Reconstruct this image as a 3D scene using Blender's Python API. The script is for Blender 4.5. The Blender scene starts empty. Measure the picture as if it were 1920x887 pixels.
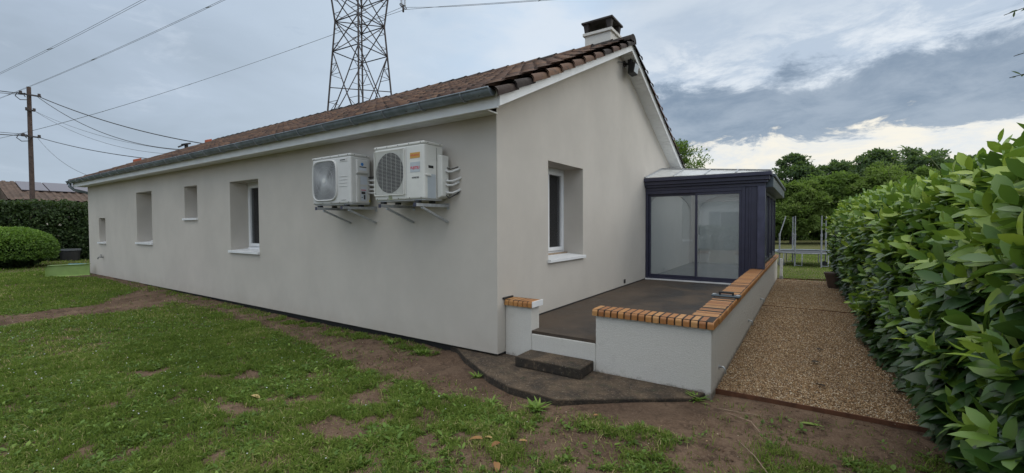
import bpy, math, random
import numpy as np
from math import radians, sin, cos, pi, sqrt, atan2
from mathutils import Matrix, Vector
random.seed(7)
RNG = np.random.default_rng(11)
S = bpy.context.scene
C = S.collection

# ------------------------------------------------------------------ camera
cd = bpy.data.cameras.new('camera'); cam = bpy.data.objects.new('camera', cd); C.objects.link(cam)
cd.sensor_width = 36; cd.lens = 822 / 1920 * 36; cd.clip_start = .05; cd.clip_end = 3000
CAM = Vector((2.893, -3.989, 1.467))
cam.matrix_world = Matrix.Translation(CAM) @ (Matrix.Rotation(radians(34), 4, 'Z') @ Matrix.Rotation(pi/2 - radians(1.547), 4, 'X') @ Matrix.Rotation(radians(-.226), 4, 'Z'))
S.camera = cam
S.view_settings.view_transform = 'Standard'; S.view_settings.look = 'None'; S.view_settings.gamma = 1
S.view_settings.exposure = 0.33

# ------------------------------------------------------------------ sun and sky
SUN_EL, SUN_AZ = radians(24), radians(52)        # azimuth measured clockwise from +Y
sd = bpy.data.lights.new('sun', 'SUN'); sd.energy = .5; sd.angle = radians(25); sd.color = (1, .95, .87)
so = bpy.data.objects.new('sun', sd); C.objects.link(so)
dv = Vector((sin(SUN_AZ)*cos(SUN_EL), cos(SUN_AZ)*cos(SUN_EL), sin(SUN_EL)))
so.rotation_euler = (-dv).to_track_quat('-Z', 'Y').to_euler()
W = bpy.data.worlds.new('World'); S.world = W; W.use_nodes = True

class NT:
    def __init__(s, t): s.t = t; s.n = t.nodes; s.l = t.links
    def new(s, ty, **kw):
        n = s.n.new(ty)
        for k, v in kw.items(): setattr(n, k, v)
        return n
    def put(s, sock, v):
        if isinstance(v, bpy.types.NodeSocket): s.l.new(v, sock)
        elif v is not None:
            if hasattr(sock.default_value, '__len__') and not hasattr(v, '__len__'): v = [v]*len(sock.default_value)
            if hasattr(v, '__len__') and len(sock.default_value) == 4 and len(v) == 3: v = (*v, 1)
            sock.default_value = v
    def math(s, op, a, b=None, c=None, clamp=False):
        n = s.new('ShaderNodeMath', operation=op, use_clamp=clamp); s.put(n.inputs[0], a)
        if b is not None: s.put(n.inputs[1], b)
        if c is not None: s.put(n.inputs[2], c)
        return n.outputs[0]
    def mix(s, f, a, b, mode='MIX'):
        n = s.new('ShaderNodeMix', data_type='RGBA', blend_type=mode); s.put(n.inputs[0], f); s.put(n.inputs[6], a); s.put(n.inputs[7], b); return n.outputs[2]
    def step(s, x, a, b, lo=0, hi=1):
        n = s.new('ShaderNodeMapRange', interpolation_type='SMOOTHSTEP'); s.put(n.inputs[0], x); s.put(n.inputs[1], a); s.put(n.inputs[2], b); s.put(n.inputs[3], lo); s.put(n.inputs[4], hi); return n.outputs[0]
    def noise(s, vec, scale, detail=4, rough=.55, dist=0, out=0):
        n = s.new('ShaderNodeTexNoise'); s.put(n.inputs['Vector'], vec); n.inputs['Scale'].default_value = scale; n.inputs['Detail'].default_value = detail
        n.inputs['Roughness'].default_value = rough; n.inputs['Distortion'].default_value = dist; return n.outputs[out]
    def comb(s, x, y, z):
        n = s.new('ShaderNodeCombineXYZ'); s.put(n.inputs[0], x); s.put(n.inputs[1], y); s.put(n.inputs[2], z); return n.outputs[0]
    def sep(s, v):
        n = s.new('ShaderNodeSeparateXYZ'); s.put(n.inputs[0], v); return n.outputs
    def vscale(s, v, sc):
        n = s.new('ShaderNodeMapping'); s.put(n.inputs[0], v); n.inputs['Scale'].default_value = sc; return n.outputs[0]
    def ramp(s, f, stops):
        n = s.new('ShaderNodeValToRGB'); s.put(n.inputs[0], f); e = n.color_ramp.elements
        while len(e) < len(stops): e.new(.5)
        for el, (p, c) in zip(e, stops): el.position = p; el.color = (*c, 1)
        return n.outputs[0]

def build_world():
    t = NT(W.node_tree); t.n.clear()
    sky = t.new('ShaderNodeTexSky', sky_type='NISHITA'); sky.sun_disc = False; sky.sun_elevation = SUN_EL; sky.sun_rotation = SUN_AZ
    co = t.new('ShaderNodeTexCoord').outputs['Generated']
    x, y, z = t.sep(co)
    zc = t.math('MAXIMUM', z, 0.0)
    den = t.math('ADD', zc, .12)
    P = t.comb(t.math('DIVIDE', x, den), t.math('DIVIDE', y, den), 0.0)
    az = t.math('ARCTAN2', x, y)                      # 0 at +Y, positive to +X ; camera faces -0.593
    el = t.math('MULTIPLY', t.math('ARCSINE', z), 57.2958)
    A = t.comb(az, t.math('MULTIPLY', el, .05), 0.0)
    n1 = t.noise(t.vscale(A, (1.7, 1.3, 1)), 1.6, 8, .6, .3)
    n2 = t.noise(t.vscale(P, (.55, .55, 1)), 1.1, 6, .5, .2)
    n3 = t.noise(t.vscale(A, (2.0, 1.9, 1)), 3.4, 9, .66, .4)
    n4 = t.noise(t.vscale(A, (1.5, 1.4, 1)), 2.2, 6, .55, .3)
    azd = t.math('MULTIPLY', az, 57.2958)              # degrees, picture runs from -84 to +15
    # soft overcast, pale blue patches, darkest at the far left horizon
    base = t.mix(t.step(n2, .36, .66), (.335, .405, .49), (.44, .52, .61))
    left = t.mix(t.step(n4, .3, .7), (.27, .325, .39), (.34, .405, .49))
    left = t.mix(t.step(el, 14, 32), left, (.355, .43, .53))
    base = t.mix(t.step(azd, -82, -42), left, base)
    base = t.mix(t.math('MULTIPLY', t.step(n3, .55, .75), .22), base, (.60, .66, .74))
    # dark small wisps, top left
    base = t.mix(t.math('MULTIPLY', t.math('MULTIPLY', t.step(n3, .42, .30), t.step(el, 15, 22)), .30), base, (.25, .32, .42))
    # brighter veil in the middle
    mid = t.math('MULTIPLY', t.step(azd, -55, -30), t.step(azd, 20, -12))
    veil = t.mix(t.step(n4, .38, .62), (.45, .56, .69), (.58, .64, .71))
    base = t.mix(t.math('MULTIPLY', mid, .8), base, veil)
    # right hand side : cream gap near the horizon under a blue grey cloud bank that tapers to the left
    wob = t.math('MULTIPLY', t.math('SUBTRACT', n1, .5), 9.0)
    wob2 = t.math('MULTIPLY', t.math('SUBTRACT', n3, .5), 10.0)
    slope = t.math('MULTIPLY', t.math('ADD', azd, 8.0), -.02)
    e1 = t.math('ADD', t.math('ADD', t.math('ADD', el, slope), wob), wob2)
    right = t.step(azd, -26, -14)
    cream = t.mix(t.step(n3, .40, .66), (.72, .685, .60), (.56, .595, .63))
    band = t.mix(t.step(t.math('ADD', t.math('MULTIPLY', n1, .5), t.math('MULTIPLY', n3, .5)), .36, .62), (.16, .215, .29), (.28, .335, .405))
    g = t.mix(t.step(e1, 8.6, 9.8), cream, band)
    g = t.mix(t.step(e1, 5.0, 2.5), g, (.42, .50, .58))
    g = t.mix(t.step(e1, 14.2, 16.6), g, t.mix(t.step(n3, .42, .66), (.38, .45, .54), (.60, .64, .68)))
    g = t.mix(t.step(e1, 18, 24), g, t.mix(t.step(n4, .35, .65), (.36, .43, .52), (.47, .53, .60)))
    col = t.mix(right, base, g)
    col = t.mix(t.step(el, 33, 48), col, (.50, .505, .50))
    col = t.mix(t.step(el, -1, -6), col, (.16, .17, .14))
    b1 = t.new('ShaderNodeBackground'); t.put(b1.inputs[0], sky.outputs[0]); b1.inputs[1].default_value = .06
    b2 = t.new('ShaderNodeBackground'); t.put(b2.inputs[0], col); t.put(b2.inputs[1], t.math('MULTIPLY', 1.36, t.math('ADD', .83, t.math('ADD', t.step(el, 30, 62, 0, 1.3), t.step(t.math('ABSOLUTE', t.math('ADD', az, .593)), 1.3, 2.2, 0, .5)))))
    ms = t.new('ShaderNodeMixShader'); ms.inputs[0].default_value = .9
    t.l.new(b1.outputs[0], ms.inputs[1]); t.l.new(b2.outputs[0], ms.inputs[2])
    o = t.new('ShaderNodeOutputWorld'); t.l.new(ms.outputs[0], o.inputs[0])
build_world()

# ------------------------------------------------------------------ materials
def newmat(name):
    m = bpy.data.materials.new(name); m.use_nodes = True
    t = NT(m.node_tree); b = t.n['Principled BSDF']; return m, t, b
def wpos(t): return t.new('ShaderNodeNewGeometry').outputs['Position']
def ocoord(t): return t.new('ShaderNodeTexCoord').outputs['Object']
def bump(t, b, h, strength=.3, dist=.01):
    n = t.new('ShaderNodeBump'); n.inputs['Strength'].default_value = strength; n.inputs['Distance'].default_value = dist; t.put(n.inputs['Height'], h); t.l.new(n.outputs[0], b.inputs['Normal'])
def simple(name, col, rough=.6, metal=0, var=.12, vs=6, bs=0, bscale=80, spec=.5):
    m, t, b = newmat(name); p = wpos(t)
    f = t.step(t.noise(p, vs, 5, .6), .3, .7)
    c2 = tuple(c*(1-var) for c in col); c1 = tuple(min(1, c*(1+var)) for c in col)
    t.put(b.inputs['Base Color'], t.mix(f, c2, c1)); b.inputs['Metallic'].default_value = metal
    t.put(b.inputs['Roughness'], t.step(t.noise(p, vs*3, 4), .2, .8, rough-.06, min(1, rough+.08)))
    b.inputs['Specular IOR Level'].default_value = spec
    if bs: bump(t, b, t.noise(p, bscale, 3, .7), bs, .01)
    return m
M = {}
def m_stucco():
    m, t, b = newmat('stucco'); p = wpos(t)
    big = t.step(t.noise(t.vscale(p, (1, 1, .9)), .9, 5, .6), .3, .7)
    c = t.mix(big, (.50, .465, .418), (.565, .525, .472))
    med = t.step(t.noise(t.vscale(p, (1, 1, .6)), 6, 6, .7), .35, .75)
    c = t.mix(t.math('MULTIPLY', med, .14), c, (.44, .415, .38))
    fine = t.noise(p, 260, 2, .6)
    c = t.mix(t.math('MULTIPLY', t.step(fine, .3, .8), .25), c, (.58, .56, .53))
    z = t.sep(p)[2]
    sp = t.math('MULTIPLY', t.step(t.math('ADD', z, t.math('MULTIPLY', t.noise(p, 4, 4), .5)), .55, .12), .28)
    c = t.mix(sp, c, (.36, .31, .25))
    t.put(b.inputs['Base Color'], c); b.inputs['Roughness'].default_value = .93; b.inputs['Specular IOR Level'].default_value = .2
    bump(t, b, t.math('ADD', fine, t.math('MULTIPLY', t.noise(p, 700, 2), .5)), .7, .006)
    return m
M['stucco'] = m_stucco()
def m_parapet():
    m, t, b = newmat('parapet_render'); p = wpos(t)
    n = t.noise(p, 130, 4, .75)
    c = t.mix(t.step(n, .25, .75), (.58, .56, .52), (.68, .66, .62))
    z = t.sep(p)[2]
    d = t.math('MULTIPLY', t.step(t.math('ADD', z, t.math('MULTIPLY', t.math('SUBTRACT', t.noise(p, 22, 6, .75), .5), .16)), .0, -.06), .75)
    c = t.mix(d, c, (.13, .10, .07))
    c = t.mix(t.math('MULTIPLY', t.step(t.noise(p, 9, 5, .7), .55, .75), .2), c, (.35, .33, .29))
    t.put(b.inputs['Base Color'], c); b.inputs['Roughness'].default_value = .9; b.inputs['Specular IOR Level'].default_value = .25
    bump(t, b, n, 1.0, .010); return m
M['parapet'] = m_parapet()
def m_tile():
    m, t, b = newmat('roof_tile'); p = wpos(t)
    at = t.new('ShaderNodeAttribute', attribute_name='rnd').outputs['Fac']
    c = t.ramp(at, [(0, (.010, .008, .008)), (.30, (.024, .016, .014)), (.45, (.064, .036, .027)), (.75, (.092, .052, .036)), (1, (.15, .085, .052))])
    n = t.noise(p, 7, 6, .7)
    c = t.mix(t.step(n, .48, .72), c, (.045, .036, .030))
    c = t.mix(t.math('MULTIPLY', t.step(t.noise(p, 23, 5, .7), .55, .75), .55), c, (.12, .105, .085))
    c = t.mix(t.math('MULTIPLY', t.step(t.noise(p, 3, 5, .7), .55, .75), .35), c, (.18, .12, .05))
    t.put(b.inputs['Base Color'], c); b.inputs['Roughness'].default_value = .85; b.inputs['Specular IOR Level'].default_value = .3
    bump(t, b, t.noise(p, 90, 4, .7), .5, .01); return m
M['tile'] = m_tile()
def m_cap():
    m, t, b = newmat('coping_brick'); p = wpos(t)
    at = t.new('ShaderNodeAttribute', attribute_name='rnd').outputs['Fac']
    c = t.ramp(at, [(0, (.27, .105, .032)), (.4, (.35, .150, .044)), (.8, (.40, .185, .056)), (1, (.44, .23, .085))])
    c = t.mix(t.math('MULTIPLY', t.step(t.noise(p, 30, 5, .7), .5, .75), .6), c, (.22, .10, .05))
    c = t.mix(t.math('MULTIPLY', t.step(t.noise(p, 11, 5, .7), .58, .75), .5), c, (.34, .27, .19))
    t.put(b.inputs['Base Color'], c); b.inputs['Roughness'].default_value = .55
    bump(t, b, t.noise(p, 120, 3, .7), .3, .005); return m
M['cap'] = m_cap()
M['mortar'] = simple('mortar', (.030, .022, .018), .9, bs=.4)
M['white'] = simple('white_pvc', (.74, .75, .76), .35, var=.03)
M['fascia'] = simple('white_board', (.70, .71, .71), .5, var=.06, vs=3)
M['zinc'] = simple('zinc', (.19, .225, .26), .45, .35, var=.25, vs=5)
M['navy'] = simple('navy_aluminium', (.030, .031, .058), .38, .0, var=.12)
M['navy3'] = simple('navy_post', (.055, .058, .10), .35, .0, var=.25, vs=4)
M['navy2'] = simple('navy_side', (.05, .07, .085), .4, .0, var=.12)
M['ac'] = simple('ac_white', (.54, .54, .525), .42, var=.04, vs=4)
M['ac2'] = simple('ac_white_older', (.60, .60, .565), .45, var=.05, vs=4)
M['dark'] = simple('dark_plastic', (.018, .018, .02), .5)
M['grille'] = simple('grey_plastic', (.40, .41, .42), .45, var=.06)
M['fanback'] = simple('fan_back', (.035, .035, .038), .6)
M['fanback2'] = simple('fan_back_grey', (.13, .13, .135), .6)
M['steel'] = simple('galvanised_steel', (.42, .44, .46), .4, .7, var=.15, vs=20)
M['greysteel'] = simple('dull_grey_tube', (.24, .25, .27), .5, .2, var=.2, vs=20)
M['iron'] = simple('pylon_steel', (.055, .045, .045), .7, .2)
M['wood'] = simple('weathered_wood', (.070, .048, .040), .85, var=.3, vs=9, bs=.4)
M['wood2'] = simple('raw_wood', (.30, .22, .15), .8, var=.25, vs=20, bs=.3)
M['cable'] = simple('cable', (.03, .03, .032), .6)
M['cable2'] = simple('conductor', (.10, .11, .12), .6)
M['orange'] = simple('sticker_orange', (.50, .28, .06), .5, var=.04)
M['silver'] = simple('sticker_silver', (.40, .44, .47), .4, var=.04)
M['red'] = simple('sticker_red', (.55, .03, .06), .5, var=.02)
M['blue'] = simple('sticker_blue', (.02, .16, .45), .5, var=.02)
M['paper'] = simple('sticker_pale', (.52, .56, .62), .5, var=.04)
M['black'] = simple('black_paint', (.012, .012, .012), .6)
M['green_pl'] = simple('green_plastic', (.23, .34, .10), .42, var=.12, vs=3)
M['blue_pl'] = simple('blue_plastic', (.03, .22, .42), .4)
M['redtile'] = simple('new_red_tile', (.36, .09, .045), .7)
M['rust'] = simple('rusty_edging', (.11, .045, .022), .8, .1, var=.3, vs=14)
M['chimcap'] = simple('chimney_cap', (.035, .028, .026), .8, bs=.4)
M['room_dark'] = simple('room_dark', (.10, .10, .11), .9)
M['interior'] = simple('interior_white', (.44, .46, .47), .8, var=.05, vs=2)
M['interior2'] = simple('interior_arch', (.86, .88, .88), .8, var=.03, vs=2)
M['bark'] = simple('bark', (.065, .05, .038), .9, var=.3, vs=8, bs=.5, bscale=30)
M['stem'] = simple('green_stem', (.12, .15, .05), .7)
M['terracotta'] = simple('brown_pot', (.09, .06, .045), .7)
def m_glass_dark():
    m, t, b = newmat('window_glass'); b.inputs['Base Color'].default_value = (.02, .022, .026, 1); b.inputs['Roughness'].default_value = .03
    b.inputs['Specular IOR Level'].default_value = .9; b.inputs['Transmission Weight'].default_value = 0
    tr = t.new('ShaderNodeBsdfTransparent'); mx = t.new('ShaderNodeMixShader'); mx.inputs[0].default_value = .45
    t.l.new(tr.outputs[0], mx.inputs[1]); t.l.new(b.outputs[0], mx.inputs[2]); t.l.new(mx.outputs[0], t.n['Material Output'].inputs[0])
    return m
M['glass'] = m_glass_dark()
def m_veranda_glass():
    m, t, b = newmat('veranda_glass')
    p = wpos(t)
    tr = t.new('ShaderNodeBsdfTransparent'); tr.inputs[0].default_value = (.80, .86, .88, 1)
    df = t.new('ShaderNodeBsdfDiffuse')
    x = t.sep(p)[0]
    st = t.noise(t.comb(t.math('MULTIPLY', x, 1.0), 0.0, 0.0), 9, 3, .6)      # soft upright folds of the film
    t.put(df.inputs[0], t.mix(t.step(st, .3, .7), (.44, .49, .51), (.62, .66, .66)))
    m1 = t.new('ShaderNodeMixShader'); m1.inputs[0].default_value = .32
    t.l.new(tr.outputs[0], m1.inputs[1]); t.l.new(df.outputs[0], m1.inputs[2])
    gl = t.new('ShaderNodeBsdfGlossy'); gl.inputs['Roughness'].default_value = .02
    lw = t.new('ShaderNodeFresnel'); lw.inputs[0].default_value = 2.35
    m2 = t.new('ShaderNodeMixShader'); t.put(m2.inputs[0], t.math('MAXIMUM', lw.outputs[0], .20)); t.l.new(m1.outputs[0], m2.inputs[1]); t.l.new(gl.outputs[0], m2.inputs[2])
    t.l.new(m2.outputs[0], t.n['Material Output'].inputs[0]); return m
M['vglass'] = m_veranda_glass()
def m_poly():
    m, t, b = newmat('polycarbonate'); p = wpos(t)
    f = t.noise(p, 8, 5, .7)
    t.put(b.inputs['Base Color'], t.mix(t.step(f, .4, .7), (.88, .89, .88), (.66, .68, .66))); b.inputs['Roughness'].default_value = .25
    tl = t.new('ShaderNodeBsdfTranslucent'); tl.inputs[0].default_value = (.85, .88, .88, 1)
    mx = t.new('ShaderNodeMixShader'); mx.inputs[0].default_value = .25
    t.l.new(b.outputs[0], mx.inputs[1]); t.l.new(tl.outputs[0], mx.inputs[2]); t.l.new(mx.outputs[0], t.n['Material Output'].inputs[0]); return m
M['poly'] = m_poly()
def m_terrace():
    m, t, b = newmat('terrace_concrete'); p = wpos(t)
    n = t.noise(p, 1.6, 6, .65, .3)
    c = t.mix(t.step(n, .4, .62), (.026, .022, .020), (.072, .054, .040))
    x, y, z = t.sep(p)
    near = t.math('MULTIPLY', t.step(t.math('ADD', x, t.math('MULTIPLY', t.math('SUBTRACT', n, .5), 1.5)), 1.0, .2), .55)
    c = t.mix(near, c, (.085, .060, .040))
    c = t.mix(t.math('MULTIPLY', t.step(t.noise(p, 22, 5, .75), .5, .75), .4), c, (.026, .022, .02))
    c = t.mix(t.step(t.noise(p, 60, 2, .5), .73, .76), c, (.35, .33, .29))
    t.put(b.inputs['Base Color'], c); t.put(b.inputs['Roughness'], t.step(n, .35, .6, .48, .8))
    b.inputs['Specular IOR Level'].default_value = .35
    bump(t, b, t.noise(p, 70, 4, .7), .3, .005); return m
M['terrace'] = m_terrace()
def m_slab():
    m, t, b = newmat('old_concrete'); p = wpos(t)
    n = t.noise(p, 5, 6, .7)
    c = t.mix(t.step(n, .35, .65), (.038, .026, .017), (.115, .080, .050))
    c = t.mix(t.math('MULTIPLY', t.step(t.noise(p, 38, 5, .75), .52, .66), .8), c, (.20, .155, .11))
    c = t.mix(t.math('MULTIPLY', t.step(t.noise(p, 3.2, 5, .7), .5, .62), .6), c, (.030, .024, .018))
    c = t.mix(t.math('MULTIPLY', t.step(t.noise(p, 9, 5, .75), .56, .68), .6), c, (.045, .055, .022))
    c = t.mix(t.step(t.noise(p, 75, 2, .5), .70, .74), c, (.38, .36, .32))
    nz = t.sep(t.new('ShaderNodeNewGeometry').outputs['Normal'])[2]
    alg = t.math('MULTIPLY', t.step(nz, .6, .2), t.step(t.noise(p, 16, 5, .7), .68, .50))     # black algae on the upright faces
    c = t.mix(t.math('MULTIPLY', alg, .7), c, (.014, .012, .010))
    t.put(b.inputs['Base Color'], c); b.inputs['Roughness'].default_value = .92
    bump(t, b, t.noise(p, 60, 5, .75), 1.0, .015); return m
M['slab'] = m_slab()
def m_ground():
    m, t, b = newmat('ground'); p = wpos(t)
    cov = t.new('ShaderNodeAttribute', attribute_name='cover').outputs['Fac']
    n = t.noise(p, 2.2, 6, .65); f = t.noise(p, 55, 5, .7)
    soil = t.mix(t.step(n, .35, .68), (.098, .062, .042), (.19, .128, .088))
    soil = t.mix(t.math('MULTIPLY', t.step(f, .45, .7), .55), soil, (.26, .19, .135))
    soil = t.mix(t.math('MULTIPLY', t.step(t.noise(p, 9, 6, .75), .50, .66), .85), soil, (.058, .038, .027))
    soil = t.mix(t.math('MULTIPLY', t.step(t.noise(p, .8, 4, .6), .5, .65), .4), soil, (.075, .052, .038))
    soil = t.mix(t.step(t.noise(p, 95, 2, .5), .72, .75), soil, (.36, .30, .24))
    gr = t.mix(t.step(t.noise(p, 3.1, 6, .7), .35, .65), (.060, .080, .020), (.105, .125, .034))
    gr = t.mix(t.math('MULTIPLY', t.step(t.noise(p, 40, 5, .8), .45, .7), .6), gr, (.085, .125, .030))
    gr = t.mix(t.math('MULTIPLY', t.step(t.noise(p, 1.3, 5, .7), .5, .68), .6), gr, (.13, .105, .055))
    k = t.step(t.math('ADD', cov, t.math('MULTIPLY', t.math('SUBTRACT', t.noise(p, 20, 5, .7), .5), .5)), .62, 1.05)
    t.put(b.inputs['Base Color'], t.mix(t.math('MULTIPLY', k, .8), soil, gr)); b.inputs['Roughness'].default_value = .95; b.inputs['Specular IOR Level'].default_value = .15
    bump(t, b, t.math('ADD', f, t.math('MULTIPLY', t.noise(p, 14, 5, .7), 1.5)), .9, .02); return m
M['ground'] = m_ground()
def m_gravelbed():
    m, t, b = newmat('gravel_bed'); p = wpos(t)
    v = t.new('ShaderNodeTexVoronoi'); t.put(v.inputs['Vector'], p); v.inputs['Scale'].default_value = 75
    r = t.sep(v.outputs['Color'])[0]
    c = t.ramp(r, [(0, (.13, .07, .032)), (.3, (.29, .175, .083)), (.6, (.43, .285, .15)), (.85, (.54, .41, .25)), (1, (.68, .59, .45))])
    c = t.mix(t.step(v.outputs['Distance'], .25, .75), c, (.06, .038, .02))
    c = t.mix(t.math('MULTIPLY', t.step(t.noise(p, 1.3, 4), .4, .65), .25), c, (.14, .09, .05))
    t.put(b.inputs['Base Color'], c); b.inputs['Roughness'].default_value = .85
    bump(t, b, t.math('SUBTRACT', 1.0, v.outputs['Distance']), .8, .01); return m
M['gravelbed'] = m_gravelbed()
def m_rnd(name, stops, rough=.8, spec=.3, trans=0, var=None, attr='rnd', tcol=None):
    m, t, b = newmat(name)
    at = t.new('ShaderNodeAttribute', attribute_name=attr).outputs['Fac']
    c = t.ramp(at, stops)
    if var: c = t.mix(t.math('MULTIPLY', t.step(t.noise(wpos(t), var[0], 5, .7), .4, .7), var[1]), c, var[2])
    t.put(b.inputs['Base Color'], c); b.inputs['Roughness'].default_value = rough; b.inputs['Specular IOR Level'].default_value = spec
    if trans:
        tl = t.new('ShaderNodeBsdfTranslucent'); t.put(tl.inputs[0], t.mix(.5, c, tcol or (.25, .42, .05)))
        mx = t.new('ShaderNodeMixShader'); mx.inputs[0].default_value = trans
        t.l.new(b.outputs[0], mx.inputs[1]); t.l.new(tl.outputs[0], mx.inputs[2]); t.l.new(mx.outputs[0], t.n['Material Output'].inputs[0])
    return m
M['pebble'] = m_rnd('pebble', [(0, (.09, .048, .022)), (.3, (.25, .145, .068)), (.6, (.42, .275, .14)), (.85, (.56, .42, .26)), (1, (.78, .71, .58))], .75, .35, var=(1.6, .35, (.17, .11, .065)))
M['grass'] = m_rnd('grass_blade', [(0, (.060, .092, .016)), (.45, (.12, .18, .030)), (.80, (.20, .255, .055)), (.90, (.30, .28, .10)), (1, (.44, .36, .19))], .75, .15, .35)
M['weed'] = m_rnd('weed_leaf', [(0, (.050, .095, .018)), (.55, (.12, .21, .036)), (1, (.26, .36, .075))], .55, .3, .3)
M['laurel'] = m_rnd('laurel_leaf', [(0, (.012, .034, .011)), (.40, (.028, .072, .018)), (.68, (.070, .150, .028)), (.87, (.18, .29, .038)), (1, (.33, .43, .055))], .36, .5, .22)
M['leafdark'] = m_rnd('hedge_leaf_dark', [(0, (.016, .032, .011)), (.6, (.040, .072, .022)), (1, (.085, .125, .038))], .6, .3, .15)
M['leafbush'] = m_rnd('bush_leaf', [(0, (.045, .095, .016)), (.6, (.14, .25, .038)), (1, (.26, .38, .06))], .5, .35, .25)
M['leaftree'] = m_rnd('tree_leaf', [(0, (.060, .10, .026)), (.6, (.12, .185, .045)), (1, (.18, .25, .07))], .7, .2, .4)
M['leaftree2'] = m_rnd('tree_leaf_pale', [(0, (.075, .115, .03)), (.6, (.15, .21, .055)), (1, (.22, .28, .085))], .7, .2, .4)
M['leaftree3'] = m_rnd('tree_leaf_deep', [(0, (.050, .085, .045)), (.6, (.095, .14, .07)), (1, (.14, .19, .095))], .7, .2, .35)
M['deadleaf'] = m_rnd('dead_leaf', [(0, (.20, .09, .04)), (.5, (.36, .20, .08)), (1, (.48, .36, .16))], .7, .3, .15, tcol=(.5, .3, .1))
def m_solar():
    m, t, b = newmat('solar_panel'); b.inputs['Base Color'].default_value = (.12, .11, .13, 1); b.inputs['Roughness'].default_value = .35; b.inputs['Specular IOR Level'].default_value = .6; return m
M['solar'] = m_solar()
M['oldroof'] = simple('old_roof', (.085, .055, .040), .9, var=.35, vs=2.2)

# ------------------------------------------------------------------ mesh helpers
OFF = {}
class MB:
    def __init__(s): s.v = []; s.f = []; s.r = []
    def add(s, vs, fs, r=None):
        o = len(s.v); s.v += [tuple(v) for v in vs]; s.f += [tuple(i+o for i in f) for f in fs]; s.r += [random.random() if r is None else r]*len(fs); return s
    def box(s, x0, y0, z0, x1, y1, z1, r=None):
        x0, x1 = min(x0, x1), max(x0, x1); y0, y1 = min(y0, y1), max(y0, y1); z0, z1 = min(z0, z1), max(z0, z1)
        return s.add([(x0,y0,z0),(x1,y0,z0),(x1,y1,z0),(x0,y1,z0),(x0,y0,z1),(x1,y0,z1),(x1,y1,z1),(x0,y1,z1)],
                     [(0,3,2,1),(4,5,6,7),(0,1,5,4),(1,2,6,5),(2,3,7,6),(3,0,4,7)], r)
    def bar(s, a, b, w, h=None, up=(0,0,1)):
        a = Vector(a); b = Vector(b); d = (b-a).normalized(); u = Vector(up)
        if abs(d.dot(u)) > .98: u = Vector((1,0,0))
        x = d.cross(u).normalized()*w/2; y = x.cross(d).normalized()*(h or w)/2
        vs = [p+i*x+j*y for p in (a, b) for i, j in ((-1,-1),(1,-1),(1,1),(-1,1))]
        return s.add(vs, [(0,3,2,1),(4,5,6,7),(0,1,5,4),(1,2,6,5),(2,3,7,6),(3,0,4,7)])
    def tube(s, pts, rad, n=8, caps=True):
        pts = [Vector(p) for p in pts]; rs = [float(q) for q in rad] if hasattr(rad, '__len__') else [rad]*len(pts)
        vs = []; fs = []; prev = None
        for i, p in enumerate(pts):
            d = (pts[min(i+1, len(pts)-1)] - pts[max(i-1, 0)]).normalized()
            if prev is None:
                u = Vector((0,0,1)) if abs(d.z) < .9 else Vector((1,0,0)); x = d.cross(u).normalized()
            else: x = (prev - d*prev.dot(d)).normalized()
            prev = x; y = d.cross(x)
            vs += [p + rs[i]*(cos(2*pi*k/n)*x + sin(2*pi*k/n)*y) for k in range(n)]
        for i in range(len(pts)-1):
            for k in range(n): fs.append((i*n+k, i*n+(k+1) % n, (i+1)*n+(k+1) % n, (i+1)*n+k))
        if caps: fs.append(tuple(range(n-1, -1, -1))); fs.append(tuple(range((len(pts)-1)*n, len(pts)*n)))
        return s.add(vs, fs)
    def prism(s, poly, d):
        n = len(poly); d = Vector(d); P = [Vector(p) for p in poly]
        return s.add(P + [p+d for p in P], [tuple(range(n-1, -1, -1)), tuple(range(n, 2*n))] + [(i, (i+1) % n, n+(i+1) % n, n+i) for i in range(n)])
    def disc(s, c, r, ax, th, n=28, r2=None):
        c = Vector(c); a = Vector(ax).normalized(); u = a.orthogonal().normalized(); w = a.cross(u); r2 = r2 or r
        vs = [c + r*(cos(2*pi*k/n)*u+sin(2*pi*k/n)*w) for k in range(n)] + [c + a*th + r2*(cos(2*pi*k/n)*u+sin(2*pi*k/n)*w) for k in range(n)]
        return s.add(vs, [tuple(range(n-1, -1, -1)), tuple(range(n, 2*n))] + [(k, (k+1) % n, n+(k+1) % n, n+k) for k in range(n)])
    def build(s, name, mat, parent=None, smooth=False, bevel=0, rnd=False, seg=2):
        off = OFF.get(parent.name, Vector((0,0,0))) if parent else Vector((0,0,0))
        me = bpy.data.meshes.new(name); me.from_pydata([tuple(Vector(v)-off) for v in s.v], [], s.f)
        me.materials.append(M[mat] if isinstance(mat, str) else mat)
        if rnd:
            a = me.attributes.new('rnd', 'FLOAT', 'FACE'); a.data.foreach_set('value', s.r)
        me.update(); o = bpy.data.objects.new(name, me); C.objects.link(o)
        import bmesh
        bm = bmesh.new(); bm.from_mesh(me); bmesh.ops.recalc_face_normals(bm, faces=bm.faces); bm.to_mesh(me); bm.free()
        if smooth: me.shade_smooth(); 
        if smooth == 'auto': me.set_sharp_from_angle(angle=radians(38))
        if parent: o.parent = parent; OFF[o.name] = off
        if bevel:
            b = o.modifiers.new('bevel', 'BEVEL'); b.width = bevel; b.segments = seg; b.limit_method = 'ANGLE'; b.angle_limit = radians(40)
        return o
def tag(o, label=None, cat=None, group=None, kind=None):
    if label: o['label'] = label
    if cat: o['category'] = cat
    if group: o['group'] = group
    if kind: o['kind'] = kind
    return o
def thing(name, label, cat, loc, group=None):
    o = bpy.data.objects.new(name, None); C.objects.link(o); o.location = loc; o.empty_display_size = .1
    OFF[o.name] = Vector(loc); return tag(o, label, cat, group)
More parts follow.
